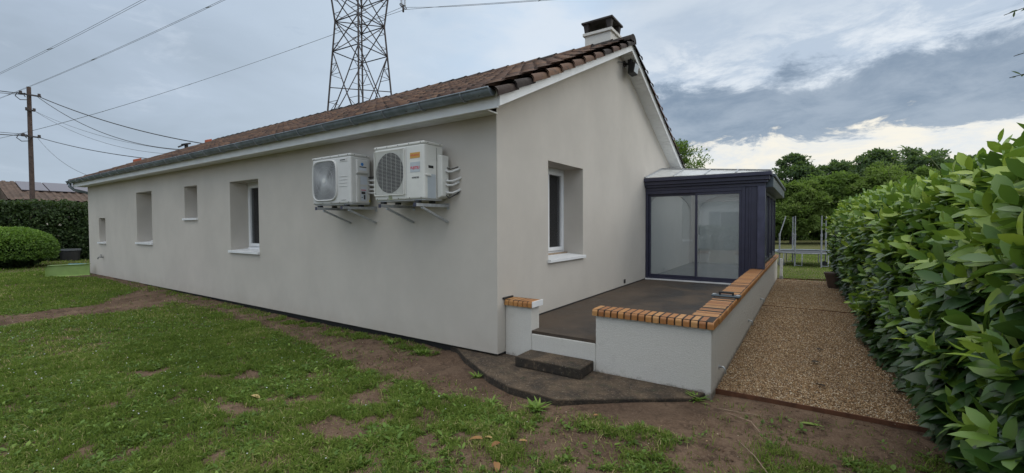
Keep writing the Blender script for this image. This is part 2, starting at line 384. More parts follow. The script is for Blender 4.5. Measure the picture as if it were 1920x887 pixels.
def npmesh(name, V, Fc, mat, parent=None, rnd=None, smooth=False, n=4, vattr=None):
    """V (N,3), Fc (K,n) equal-sized faces"""
    off = np.array(OFF.get(parent.name, Vector((0,0,0)))) if parent else np.zeros(3)
    me = bpy.data.meshes.new(name); V = (np.asarray(V)-off).astype(np.float32); Fc = np.asarray(Fc, dtype=np.int32); k = len(Fc)
    me.vertices.add(len(V)); me.vertices.foreach_set('co', V.ravel())
    me.loops.add(k*n); me.loops.foreach_set('vertex_index', Fc.ravel())
    me.polygons.add(k); me.polygons.foreach_set('loop_start', np.arange(0, k*n, n, dtype=np.int32))
    if smooth: me.polygons.foreach_set('use_smooth', np.ones(k, dtype=bool))
    me.materials.append(M[mat] if isinstance(mat, str) else mat)
    if rnd is not None:
        a = me.attributes.new('rnd', 'FLOAT', 'FACE'); a.data.foreach_set('value', np.asarray(rnd, dtype=np.float32))
    if vattr is not None:
        a = me.attributes.new(vattr[0], 'FLOAT', 'POINT'); a.data.foreach_set('value', np.asarray(vattr[1], dtype=np.float32))
    me.update(calc_edges=True); me.validate()
    o = bpy.data.objects.new(name, me); C.objects.link(o)
    if parent: o.parent = parent; OFF[o.name] = Vector(off)
    return o
def vnoise(x, y, sc, seed=0):
    x = np.asarray(x)*sc; y = np.asarray(y)*sc; xi = np.floor(x).astype(np.int64); yi = np.floor(y).astype(np.int64); fx = x-xi; fy = y-yi
    fx = fx*fx*(3-2*fx); fy = fy*fy*(3-2*fy)
    def h(a, b):
        n = (a*374761393 + b*668265263 + seed*1274126177) & 0x7fffffff; n = ((n ^ (n >> 13))*1274126177) & 0x7fffffff; n = n ^ (n >> 16); return (n & 0xffff)/65535.
    return (h(xi, yi)*(1-fx)+h(xi+1, yi)*fx)*(1-fy) + (h(xi, yi+1)*(1-fx)+h(xi+1, yi+1)*fx)*fy
def fbm(x, y, sc, seed=0, o=4):
    r = 0; a = .5; tot = 0
    for i in range(o): r = r+a*vnoise(x, y, sc*2**i, seed+i); tot += a; a *= .55
    return r/tot
def sst(x, a, b):
    t = np.clip((x-a)/(b-a), 0, 1); return t*t*(3-2*t)
def rot_basis(nrm, up_jit):
    """orthonormal frames from leaf axis directions d and approximate normals"""
    d = nrm/np.linalg.norm(nrm, axis=1, keepdims=True)
    n = up_jit - (up_jit*d).sum(1, keepdims=True)*d; n /= np.linalg.norm(n, axis=1, keepdims=True)+1e-9
    return d, np.cross(d, n), n
def leaves(pos, d, nrm, L, Wd, rnd, segs=4, droop=.15, fold=.07, tipw=.55):
    """leaf meshes along direction d; returns verts, quads, per-face rnd"""
    d, s, n = rot_basis(d, nrm); N = len(pos); L = np.broadcast_to(L, N); Wd = np.broadcast_to(Wd, N); droop = np.broadcast_to(droop, N)
    ts = np.linspace(0, 1, segs+1); prof = np.sin(pi*np.clip(ts, .0, 1)**.9)**.62; prof[0] = .06; prof[-1] = .02
    V = np.zeros((N, segs+1, 3, 3))
    for i, t in enumerate(ts):
        c = pos + d*(L*t)[:, None] - n*(L*droop*t*t)[:, None]
        w = (Wd*.5*prof[i])[:, None]
        V[:, i, 0] = c - s*w + n*w*fold*2; V[:, i, 1] = c; V[:, i, 2] = c + s*w + n*w*fold*2
    base = (np.arange(N)*(segs+1)*3)[:, None, None]; F = []
    for i in range(segs):
        for j in range(2): F.append([i*3+j, i*3+j+1, (i+1)*3+j+1, (i+1)*3+j])
    F = np.array(F)[None] + base
    return V.reshape(-1, 3), F.reshape(-1, 4), np.repeat(rnd, segs*2)
def quads(pos, d, nrm, L, Wd, rnd):
    """cheap folded leaf : two triangles as one bent rhombus quad"""
    d, s, n = rot_basis(d, nrm); L = np.broadcast_to(L, len(pos))[:, None]; Wd = np.broadcast_to(Wd, len(pos))[:, None]
    V = np.stack([pos, pos+d*L*.45+s*Wd*.5+n*Wd*.12, pos+d*L, pos+d*L*.45-s*Wd*.5+n*Wd*.12], 1).reshape(-1, 3)
    F = (np.arange(len(pos))*4)[:, None]+np.arange(4)[None]; return V, F, rnd
def rdir(N, z=0.): 
    v = RNG.normal(size=(N, 3)); v[:, 2] += z; return v/np.linalg.norm(v, axis=1, keepdims=True)

# ------------------------------------------------------------------ ground
ZG = -.09
def gz(x, y):
    x = np.asarray(x, float); y = np.asarray(y, float)
    w = sst(-x, 3, 14.5)*(1-sst(y, .5, 3))
    z = ZG + .085*w
    n = (fbm(x, y, 1.3, 3)-.5)*.05 + (fbm(x, y, 7, 5)-.5)*.018
    k = (1-sst(x, 1.9, 2.2)*sst(y, .2, .38))          # calm under the gravel
    nearslab = np.exp(-(np.maximum(0, np.abs(x-.9)-1.3)**2+np.maximum(0, np.abs(y+.1)-.65)**2)/.05)
    far = sst(np.hypot(x, y), 40, 400)
    return z + n*k*(1-.7*nearslab) - .01*nearslab + .04*nearslab*sst(x, .7, 1.7)*(y < .1)
def seglen(x, y, x0, y0, x1, y1):
    dx, dy = x1-x0, y1-y0; t = np.clip(((x-x0)*dx+(y-y0)*dy)/(dx*dx+dy*dy), 0, 1); return np.hypot(x-x0-t*dx, y-y0-t*dy)
def cover(x, y):
    x = np.asarray(x, float); y = np.asarray(y, float)
    n = fbm(x, y, 1.6, 21); n2 = fbm(x, y, 4.5, 31); sp = fbm(x, y, 8.5, 63)
    edge = np.interp(x, [-15.8, -12, -9, -5.8, -2.8, -1, .3, .9, 1.3, 2.2, 3.8], [-.15, -.25, -.4, -.42, -.72, -.95, -1.12, -1.02, -.85, -.75, -.7])
    c = sst(edge - y + (n-.5)*.35, -.10, .14)
    trench = seglen(x, y, -7.75, -3.4, -7.9, -1.2); trench = np.minimum(trench, seglen(x, y, -7.9, -1.2, -9.2, -.2))
    trench2 = np.interp(y, [-3.5, -2.5, -1.2, -.3], [.50, .55, .62, .9])
    c = c*sst(trench + (n2-.5)*.5, trench2*.75, trench2*1.15)
    c = c*sst(np.hypot((x+15.6)/1.6, (y+.25)/.75)+(n-.5)*.5, .7, 1.1)
    # patchiness grows towards the slab side
    thin = sst(x + (y+1.5)*.3, -3.2, 1.6)
    patch = sst(n2*.6+n*.4, .36+.13*thin-.1, .50+.10*thin-.04)
    c = c*(1-(.35+.6*thin)*(1-patch))
    for bx, by, r in ((-1.09,-2.27,.16),(-.9,-1.9,.2),(-.44,-1.45,.2),(.05,-1.75,.16),(-2.86,-2.33,.16),(1.57,-1.2,.3),(1.6,-1.5,.22),(2.5,-.85,.35),(.3,-1.45,.14),(-.2,-2.0,.12),(-1.9,-1.75,.15)):
        c = c*sst(np.hypot((x-bx)*.8, y-by)+(n2-.5)*.42+(fbm(x, y, 11, 88)-.5)*.2, r*.45, r*1.25)
    c = c*(.12+.88*sst(sp+.16*(n-.5)+.13*(1-sst(x, -4.5, .3)), .38, .56))
    # weeds creeping along the hedge foot and tufts along the wall
    c = np.maximum(c, .75*sst(-y+(n-.5)*.6, .15, .5)*sst(x, 2.5, 3.0)*sst(n2, .38, .6))
    c = np.maximum(c, .62*sst(n2*.6+sp*.4, .46, .58)*sst(y, -.42, -.12)*sst(-x, .3, .8)*(1-sst(-x, 9, 13)))
    c = np.where(y > 10.2, 1., c)
    c = np.where(((x > 0) & (y > -.02) & (y < 10.2)) , 0., c)
    c = np.where(x < -16.8, 1., c)
    return c
def axis(dense, far):
    a, b, st = dense; m = list(np.arange(a, b+1e-6, st)); hi = []; lo = []; s = st; v = b
    while v < far: s *= 1.18; v += s; hi.append(v)
    s = st; v = a
    while v > -far: s *= 1.18; v -= s; lo.append(v)
    return np.array(lo[::-1]+m+hi)
xs = axis((-12., 5., .04), 900); ys = axis((-4.2, 1.2, .04), 900)
X, Y = np.meshgrid(xs, ys); V = np.stack([X.ravel(), Y.ravel(), gz(X, Y).ravel()], 1)
cv_ = cover(V[:, 0], V[:, 1]); rough_ = (1-np.clip(cv_, 0, 1))*(V[:, 1] < .36)*(1-sst(V[:, 0], -.9, -.5)*sst(V[:, 1], -1.0, -.75)*(1-sst(V[:, 0], 2.2, 2.5)))
V[:, 2] += rough_*((fbm(V[:, 0], V[:, 1], 6.5, 71)-.5)*.045+(vnoise(V[:, 0], V[:, 1], 13, 72)-.5)*.016)
nx, ny = len(xs), len(ys); I = np.arange(nx*ny).reshape(ny, nx)
F = np.stack([I[:-1, :-1].ravel(), I[:-1, 1:].ravel(), I[1:, 1:].ravel(), I[1:, :-1].ravel()], 1)
# leave the sheet open under the house so it never shows through floors
g = npmesh('ground', V, F, 'ground', smooth=True, vattr=('cover', cover(V[:, 0], V[:, 1])))
tag(g, 'patchy lawn and bare brown soil around the house', 'ground', kind='structure')

# gravel path sheet
GX0, GX1, GY0, GY1 = 2.2, 4.2, .385, 10.25
gx = np.linspace(GX0, GX1, 60); gy = np.linspace(GY0, GY1, 260); X, Y = np.meshgrid(gx, gy)
Zp = -.068 + (fbm(X, Y, 2.5, 8)-.5)*.02
V = np.stack([X.ravel(), Y.ravel(), Zp.ravel()], 1); I = np.arange(X.size).reshape(X.shape)
F = np.stack([I[:-1, :-1].ravel(), I[:-1, 1:].ravel(), I[1:, 1:].ravel(), I[1:, :-1].ravel()], 1)
tag(npmesh('gravel_path', V, F, 'gravelbed', smooth=True), 'tan gravel path between the low wall and the hedge', 'path', kind='structure')
def pebbles(N, x0, x1, y0, y1, smin, smax, zf):
    ico = np.array([(1,0,0),(-1,0,0),(0,1,0),(0,-1,0),(0,0,1),(0,0,-1)], float)
    tri = np.array([(0,2,4),(2,1,4),(1,3,4),(3,0,4),(2,0,5),(1,2,5),(3,1,5),(0,3,5)])
    px = RNG.uniform(x0, x1, N); py = y0+(y1-y0)*RNG.uniform(0, 1, N)**1.35
    s = RNG.uniform(smin, smax, N)
    A = np.linalg.qr(RNG.normal(size=(N, 3, 3)))[0]
    v = ico[None]*RNG.uniform(.6, 1.15, (N, 6, 1))*np.stack([s, s*RNG.uniform(.6, .95, N), s*RNG.uniform(.4, .7, N)], 1)[:, None]
    v = np.einsum('nij,nkj->nki', A, v); v[:, :, 2] *= .8
    v += np.stack([px, py, zf(px, py)+s*RNG.uniform(.1, .55, N)], 1)[:, None]
    F = tri[None]+(np.arange(N)*6)[:, None, None]
    return v.reshape(-1, 3), F.reshape(-1, 3), np.repeat(RNG.uniform(0, 1, N)**1.1, 8)
zf = lambda x, y: -.068 + (fbm(x, y, 2.5, 8)-.5)*.02
V1, F1, r1 = pebbles(62000, 2.21, 3.95, .39, 5.3, .005, .0115, zf)
V2, F2, r2 = pebbles(22000, 2.21, 3.7, 5.3, 10.2, .007, .014, zf)
tag(npmesh('gravel', np.vstack([V1, V2]), np.vstack([F1, F2+len(V1)]), 'pebble', rnd=np.r_[r1, r2*.8+.2], n=3),
    'loose tan and white gravel stones covering the path', 'gravel', kind='stuff')
# little stones in the soil
Vs, Fs, rs = pebbles(2600, -8.5, 3.6, -3.2, .35, .004, .011, lambda x, y: gz(x, y))
px = Vs.reshape(-1, 6, 3).mean(1); keep = (cover(px[:, 0], px[:, 1]) < .6) & ~((px[:, 0] > -.7) & (px[:, 0] < 2.2) & (px[:, 1] > -.62))
kk = np.where(keep)[0]; Vk = Vs.reshape(-1, 6, 3)[kk].reshape(-1, 3); tri = Fs[:8]; Fk = (tri[None]+(np.arange(len(kk))*6)[:, None, None]).reshape(-1, 3)
tag(npmesh('soil_stones', Vk, Fk, 'pebble', rnd=rs.reshape(-1, 8)[kk].ravel(), n=3), 'small stones lying in the bare soil', 'stones', kind='stuff')

# ------------------------------------------------------------------ house
HX, HY = -15.84, 7.6                       # length along -X, depth along +Y
PIT = .46; WT = .35
house = thing('house', 'long single storey house with greige rendered walls and brown tiled roof', 'house', (0, 0, 0))
def wall_rect(mb, u0, u1, v0, v1, holes, P, D):
    """vertical wall rect with rectangular holes; P(u,v)->point on the face, D = inward reveal vector"""
    us = sorted({u0, u1, *[h[0] for h in holes], *[h[1] for h in holes]}); vs = sorted({v0, v1, *[h[2] for h in holes], *[h[3] for h in holes]})
    for a, b in zip(us, us[1:]):
        for c, d in zip(vs, vs[1:]):
            if any(h[0] <= a and b <= h[1] and h[2] <= c and d <= h[3] for h in holes): continue
            mb.add([P(a, c), P(b, c), P(b, d), P(a, d)], [(0, 1, 2, 3)])
    D = Vector(D)
    for a, b, c, d in holes:
        q = [P(a, c), P(b, c), P(b, d), P(a, d)]
        for i in range(4):
            p0, p1 = q[i], q[(i+1) % 4]; mb.add([p0, p1, p1+D, p0+D], [(0, 1, 2, 3)])
WIN = [(-6.37, -5.275, .985, 2.31), (-8.50, -7.84, 1.625, 2.33), (-11.52, -10.45, 1.04, 2.33), (-14.77, -14.15, .985, 1.71)]
GWIN = (1.173, 2.27, .985, 2.325)
w = MB()
wall_rect(w, HX, 0, 0, 2.70, WIN, lambda u, v: Vector((u, 0, v)), (0, WT, 0))
w.build('wall', 'stucco', house)
w = MB()
wall_rect(w, 0, HY, 0, 2.70, [GWIN], lambda u, v: Vector((0, u, v)), (-WT, 0, 0))
top = 2.94
w.add([(0, 0, 2.70), (0, HY, 2.70), (0, HY, top), (0, HY/2, top+PIT*HY/2-.03), (0, 0, top)], [(0, 1, 2, 3, 4)])
w.build('wall', 'stucco', house)
w = MB(); w.add([(HX, 0, 0), (HX, HY, 0), (HX, HY, top), (HX, HY/2, top+PIT*HY/2-.03), (HX, 0, top)], [(0, 1, 2, 3, 4)]); w.build('wall', 'stucco', house)
w = MB(); w.add([(HX, HY, 0), (0, HY, 0), (0, HY, 2.9), (HX, HY, 2.9)], [(0, 1, 2, 3)]); w.build('wall', 'stucco', house)
w = MB(); w.box(HX+.06, .06, -.35, -.045, HY-.06, -.012); w.build('plinth', 'black', house)
w = MB(); w.box(HX+.05, .05, -.011, -.002, HY-.05, .0); w.build('starter_rail', 'dark', house)
w = MB(); w.box(HX+.4, WT+.9, 0, -WT-.9, HY-.3, 2.6); w.build('inner_wall', 'room_dark', house)  # blackish box behind the windows, its colour stands in for unlit rooms
w = MB(); w.box(.0, 4.10, .345, .012, 4.175, .415); w.build('vent', 'black', house)

w = MB(); w.box(.0, .345, .2855, .006, 5.40, .303); w.build('gap_strip', 'black', house)  # black strip stands in for the shadow gap under the wall
w = MB(); w.box(.0, .10, .612, .018, .30, .632); w.build('flashing', 'black', house)
def window(u0, u1, v0, v1, along, label=None, frame_only=False):
    """frame, pane and sill of one window.  along='x' on the long wall, 'y' on the gable"""
    def bx(mb, a0, a1, n0, n1, z0, z1):       # a along the wall, n depth inward
        if along == 'x': mb.box(a0, n0, z0, a1, n1, z1)
        else: mb.box(-n0, a0, z0, -n1, a1, z1)
    f = MB(); d0, d1 = WT-.02, WT+.05; fw = .055
    bx(f, u0, u0+fw, d0, d1, v0, v1); bx(f, u1-fw, u1, d0, d1, v0, v1); bx(f, u0+fw, u1-fw, d0, d1, v0, v0+fw+.02); bx(f, u0+fw, u1-fw, d0, d1, v1-fw, v1)
    i0, i1 = u0+fw, u1-fw; e = .05; z0, z1 = v0+fw+.02, v1-fw
    leaf = [(i0, i1)] if u1-u0 < .8 else [(i0, (i0+i1)/2), ((i0+i1)/2, i1)]
    for a, b in leaf:
        bx(f, a+.002, a+e, d0-.015, d1-.01, z0+.003, z1-.003); bx(f, b-e, b-.002, d0-.015, d1-.01, z0+.003, z1-.003)
        bx(f, a+e, b-e, d0-.015, d1-.01, z0+.003, z0+.06); bx(f, a+e, b-e, d0-.015, d1-.01, z1-.05, z1-.003)
    fo = f.build('window', 'white', house, bevel=.004)
    p = MB()
    for a, b in leaf: bx(p, a+e, b-e, d0+.02, d0+.028, z0+.06, z1-.05)
    p.build('pane', 'glass', fo)
    s = MB()
    if along == 'x': P = lambda a, n, z: (a, n, z)
    else: P = lambda a, n, z: (-n, a, z)
    a0, a1 = u0-.012, u1+.012
    # sloping sill with upturned ends and a front lip
    prof = [(d0-.005, v0+.035), (-.035, v0+.004), (-.035, v0-.036), (-.028, v0-.036), (-.028, v0-.004), (-.003, v0), (-.003, v0-.02), (d0-.005, v0-.02)]
    prof = [(d0-.005, v0+.038), (-.045, v0+.006), (-.045, v0-.034), (-.036, v0-.034), (-.036, v0-.004), (d0-.005, v0+.026)]
    n = len(prof)
    s.add([P(a0, *q) for q in prof]+[P(a1, *q) for q in prof], [tuple(range(n)), tuple(range(2*n-1, n-1, -1))]+[(i, (i+1) % n, n+(i+1) % n, n+i) for i in range(n)])
    for a in (a0-.004, a1): bx(s, a, a+.006, -.048, .0, v0-.037, v0+.012)
    s.build('sill', 'white', fo, bevel=.002)
    l = MB(); bx(l, u0+.12, u1-.02, d0-.075, d0-.016, v0+.032, v0+.052)
    l.build('drip_bar', 'white' if along == 'x' else 'wood2', fo, bevel=.004)
    return fo
for h in WIN: window(*h, 'x')
gw = window(*GWIN, 'y')

# roof : two tiled slopes as real relief
E = .25; X0R, X1R = HX-.25, E
T0 = 2.985                                       # tile base height at Y = 0
def zt(y): return T0 + PIT*(y if y < HY/2 else HY-y)
def roof_slope(front=True):
    per = .212; na = 8; cols = int((X1R-.14-X0R)/per*na); X = np.linspace(X0R, X1R-.10, cols)
    ye = -.36; N = 12; ystep = (HY/2-ye)/N
    tid = np.floor((X-X0R)/per).astype(int); ph = ((X-X0R)/per) % 1
    prof = .072*np.clip(np.cos((ph-.5)*2*pi)*.85+.22, 0, 1.07)**.75
    Vv = []; rr = []; rows = []
    for k in range(N):
        jit = RNG.normal(0, .0035, tid.max()+1)[tid]; jy = RNG.normal(0, .006, tid.max()+1)[tid]
        for q, (fr, up) in enumerate(((0, -.0), (0, .030), (.5, .018), (1.0, .004))):
            y = ye+ystep*(k+fr) - (.03 if q < 2 else 0) + (jy if q < 3 else 0)
            z = T0+PIT*y + prof*(1 if q else .55) + up + jit*(1 if q else 0) - (.012 if q == 0 else 0)
            rows.append(np.stack([X, np.broadcast_to(y, X.shape), z], 1))
    R = np.array(rows); nr = len(rows); I = np.arange(nr*cols).reshape(nr, cols)
    F = []; r = []
    rt = RNG.uniform(0, 1, (N, tid.max()+1))
    for a in range(nr-1):
        F.append(np.stack([I[a, :-1], I[a, 1:], I[a+1, 1:], I[a+1, :-1]], 1)); r.append((.42+.58*rt[min(a//4, N-1)][tid[:-1]])*(.25 if a % 4 == 3 else .6 if a % 4 == 0 else 1)*np.where(prof[:-1]+prof[1:] < .055, .35, 1))  # pans and course steps darkened in the tile colour, as groove shade
    V = R.reshape(-1, 3)
    if not front: V = V*np.array([1, -1, 1])+np.array([0, HY, 0]); F = [f[:, ::-1] for f in F]
    return V, np.vstack(F), np.concatenate(r)
Va, Fa, ra = roof_slope(True); Vb, Fb, rb = roof_slope(False)
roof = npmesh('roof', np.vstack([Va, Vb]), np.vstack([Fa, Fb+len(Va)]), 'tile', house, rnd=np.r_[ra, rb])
# roof deck below the tiles closes the underside
dk = MB()
for sgn in (0, 1):
    a = (lambda y: y) if not sgn else (lambda y: HY-y)
    dk.add([(X0R+.02, a(-.3), zt(-.3)-.05), (X1R-.03, a(-.3), zt(-.3)-.05), (X1R-.03, HY/2, zt(HY/2)-.05), (X0R+.02, HY/2, zt(HY/2)-.05)], [(0, 1, 2, 3)])
dk.build('deck', 'wood', roof)
# verge tiles on both gables, overlapping rounded hoods
def verge(xc, out):
    mb = MB(); N = 12; ye = -.36; st = (HY/2-ye)/N; n = 10
    for side in (0, 1):
        for k in range(N):
            r = random.random()
            y0 = ye+st*k-.045; y1 = ye+st*(k+1)+.03
            ring = []
            for (y, rad, dz) in ((y0, .118, .018), (y0, .106, .012), (y1, .092, -.012)):
                zc = T0+PIT*y-.055+dz
                for j in range(n+1):
                    a = pi*(1-j/n)
                    xx = xc+out*(-cos(a))*rad*1.08
                    zz = zc+sin(a)**.8*rad*.95
                    if j == (n): zz += .035
                    ring.append((xx, y if not side else HY-y, zz))
            m = n+1
            # thin lip at the lower end + hood
            F = [(i*m+j, i*m+j+1, (i+1)*m+j+1, (i+1)*m+j) for i in (0, 1) for j in range(n)]
            o = len(ring); lip = [(x, y, z-.018) for x, y, z in ring[:m]]; ring += lip
            F += [(j, o+j, o+j+1, j+1) for j in range(n)]
            mb.add(ring, F, r)
    return mb
o = verge(E-.055, 1).build('verge_tiles', 'tile', roof, rnd=True, smooth='auto')
o = verge(X0R+.055, -1).build('verge_tiles', 'tile', roof, rnd=True, smooth='auto')
# ridge tiles
rg = MB(); x = X1R+.03; k = 0
while x > X0R-.05:
    n = 10; r = random.random(); ring = []
    zc = zt(HY/2)-.012
    for (xx, rad) in ((x, .134), (x-.03, .128), (x-.42, .120)):
        for j in range(n+1):
            a = pi*j/n; ring.append((xx, HY/2+cos(a)*rad*1.1, zc+sin(a)*rad+(.002 if xx > x-.1 else -.004)))
    m = n+1; F = [(i*m+j, i*m+j+1, (i+1)*m+j+1, (i+1)*m+j) for i in (0, 1) for j in range(n)] 
    if k == 0: F.append(tuple(range(m)))
    rg.add(ring, F, r); x -= .385; k += 1
rg.build('ridge_tiles', 'tile', roof, rnd=True, smooth='auto')
# red replacement ridge/vent pieces
for (y, z) in ((1.274, .0), (3.415, .0)):
    b = MB(); zz = zt(y)+.08; b.add([(HX-.16, y-.10, zz-.05), (HX-.02, y-.10, zz-.05), (HX-.02, y+.10, zz+.04), (HX-.16, y+.10, zz+.04), (HX-.16, y-.10, zz+.06), (HX-.02, y-.10, zz+.06), (HX-.02, y+.10, zz+.13), (HX-.16, y+.10, zz+.13)],
        [(0,3,2,1),(4,5,6,7),(0,1,5,4),(1,2,6,5),(2,3,7,6),(3,0,4,7)]); b.build('vent_tile', 'redtile', roof, bevel=.015)
b = MB(); y = 2.705; zz = zt(y)+.06
b.tube([(HX-.1, y, zz), (HX-.1, y, zz+.14)], .06, 10); b.disc((HX-.1, y, zz+.14), .15, (0, -.3, 1), .05, 14); b.bar((HX-.1, y-.25, zz+.02), (HX-.1, y-.02, zz+.16), .05)
b.build('roof_vent', 'dark', roof)
# barge boards, soffits, fascia
def barge(x):
    mb = MB()
    for s in (0, 1):
        f = (lambda y: y) if not s else (lambda y: HY-y)
        y0, y1 = -.285, HY/2
        for (a, b_, c, d) in ((x-.012, x+.012, 0, 0),):
            z0, z1 = 2.824+PIT*y0, 2.824+PIT*y1; h = .155
            P = [(f(y0), z0), (f(y1), z1), (f(y1), z1+h), (f(y0), z0+h)]
            mb.add([(a, *p) for p in P]+[(b_, *p) for p in P], [(0,1,2,3), (7,6,5,4), (0,4,5,1), (1,5,6,2), (2,6,7,3), (3,7,4,0)])
    return mb
barge(E-.012).build('bargeboard', 'fascia', house); barge(X0R+.02).build('bargeboard', 'fascia', house)
sf = MB()
for s in (0, 1):
    f = (lambda y: y) if not s else (lambda y: HY-y)
    for xa, xb in ((0, E-.024), (X0R+.03, HX)):
        n = 40
        for i in range(n):            # slatted lining boards
            ya, yb = -.27+(HY/2+.27)*i/n, -.27+(HY/2+.27)*(i+.93)/n
            zz = lambda y: 2.842+PIT*y
            sf.add([(xa, f(ya), zz(ya)), (xb, f(ya), zz(ya)), (xb, f(yb), zz(yb)), (xa, f(yb), zz(yb)), (xa, f(yb), zz(yb)+.012), (xb, f(yb), zz(yb)+.012), (xb, f(ya+ (HY/2+.27)/n), zz(ya+(HY/2+.27)/n)+.012), (xa, f(ya+(HY/2+.27)/n), zz(ya+(HY/2+.27)/n)+.012)], [(0,1,2,3), (3,2,5,4), (4,5,6,7)])
for s in (0, 1):
    f = (lambda y: y) if not s else (lambda y: HY-y)
    for i in range(3):
        ya, yb = -.268+i*.09, -.268+i*.09+.082
        sf.box(X0R+.03, f(ya), 2.697, .02, f(min(yb, 0)), 2.712)
sf.build('soffit', 'fascia', house)
fa = MB(); fa.box(X0R+.03, -.295, 2.678, E-.026, -.27, 2.86); fa.build('fascia', 'fascia', house)
fa = MB(); fa.box(X0R+.03, HY+.27, 2.678, E-.026, HY+.295, 2.86); fa.build('fascia', 'fascia', house)
# gutter : half round channel, rolled rim, end cap and brackets
gt = MB(); yc, zc, rg_ = -.368, 2.850, .066; n = 12; gx0, gx1 = X0R-.04, .215
ring = lambda x, r: [(x, yc+cos(pi+pi*j/n)*r, zc+sin(pi+pi*j/n)*r) for j in range(n+1)]
m = n+1
gt.add(ring(gx0, rg_)+ring(gx1, rg_), [(j, j+1, m+j+1, m+j) for j in range(n)]); gt.add(ring(gx0, rg_-.004)+ring(gx1, rg_-.004), [(j, j+1, m+j+1, m+j) for j in range(n)])
gt.tube([(gx0, yc-rg_-.005, zc+.002), (gx1, yc-rg_-.005, zc+.002)], .010, 8)
gt.add(ring(gx1, rg_), [tuple(range(m))]); gt.add(ring(gx1-.004, rg_), [tuple(range(m))]); gt.add(ring(gx0, rg_), [tuple(range(m))])
for xx in (-2.9, -6.9, -10.9):
    gt.add(ring(xx, rg_+.003)+ring(xx+.05, rg_+.003), [(j, j+1, m+j+1, m+j) for j in range(n)])
gut = gt.build('gutter', 'zinc', house, smooth='auto')
x = -.15
while x > HX:
    b = MB(); rr = rg_+.004; pts = [(x, yc+rg_+.01, zc-.0)]+[(x, yc+cos(-pi*j/8)*rr, zc+sin(-pi*j/8)*rr) for j in range(9)]
    for p, q in zip(pts, pts[1:]): b.bar(p, q, .028, .004, up=(1, 0, 0))
    b.build('bracket', 'steel', gut); x -= .62
dp = MB(); dp.tube([(HX+.1-.25, yc, zc-rg_+.01), (HX-.17, yc, 2.70), (HX-.15, -.28, 2.60), (HX-.10, .02, 2.52), (HX-.06, .25, 2.42), (HX-.06, .28, .0)], .042, 10); dp.build('downpipe', 'zinc', house, smooth=True)
# chimney
cx0, cx1, cy0, cy1 = -.735, -.215, 3.95, 4.42
c = MB(); c.box(cx0, cy0, 4.5, cx1, cy1, 5.10); ch = c.build('chimney', 'parapet', roof)
c = MB(); c.box(cx0-.035, cy0-.035, 5.10, cx1+.035, cy1+.035, 5.155); c.build('crown', 'parapet', ch, bevel=.006)
c = MB()
for a in (cx0+.03, cx1-.03):
    for b_ in (cy0+.03, cy1-.03):
        c.add([(a-.035, b_-.035, 5.155), (a+.035, b_-.035, 5.155), (a+.035, b_+.035, 5.155), (a-.035, b_+.035, 5.155), (a-.055, b_-.055, 5.325), (a+.055, b_-.055, 5.325), (a+.055, b_+.055, 5.325), (a-.055, b_+.055, 5.325)],
              [(0,3,2,1),(4,5,6,7),(0,1,5,4),(1,2,6,5),(2,3,7,6),(3,0,4,7)])
c.box(cx0+.1, cy0+.1, 5.157, cx1-.1, cy1-.1, 5.20)
a0, a1, b0, b1 = cx0-.055, cx1+.055, cy0-.055, cy1+.055; mx, my = (a0+a1)/2, (b0+b1)/2
c.box(a0, b0, 5.325, a1, b1, 5.36)
c.add([(a0, b0, 5.36), (a1, b0, 5.36), (a1, b1, 5.36), (a0, b1, 5.36), (mx-.16, my-.02, 5.46), (mx+.16, my-.02, 5.46), (mx+.16, my+.02, 5.46), (mx-.16, my+.02, 5.46)], [(0,3,2,1),(4,5,6,7),(0,1,5,4),(1,2,6,5),(2,3,7,6),(3,0,4,7)])
c.build('cowl', 'chimcap', ch, bevel=.006)

# ------------------------------------------------------------------ terrace, slab, parapets
def poly_slab(name, poly, z0, z1, mat, label, cat, kind=None, bevel=0):
    mb = MB(); mb.prism([(x, y, z0) for x, y in poly], (0, 0, z1-z0)); o = mb.build(name, mat, bevel=bevel); return tag(o, label, cat, kind=kind)
poly_slab('terrace', [(.0, .165), (2.0, .165), (2.0, 5.47), (.0, 5.47)], -.2, .285, 'terrace', 'dark brown concrete terrace floor beside the gable wall', 'terrace', 'structure')
poly_slab('concrete_apron', [(-.75, .04), (-.62, .02), (-.32, -.2), (.30, -.56), (.62, -.68), (1.14, -.70), (2.09, -.03), (2.16, .16), (-.4, .16)], -.25, -.028, 'slab', 'dark stained concrete apron around the foot of the step', 'paving', 'structure', bevel=.012)
st = MB(); st.box(.345, -.168, -.028, 1.10, .153, .078); tag(st.build('concrete_step', 'slab', bevel=.012), 'dark mossy concrete step below the terrace opening', 'step')
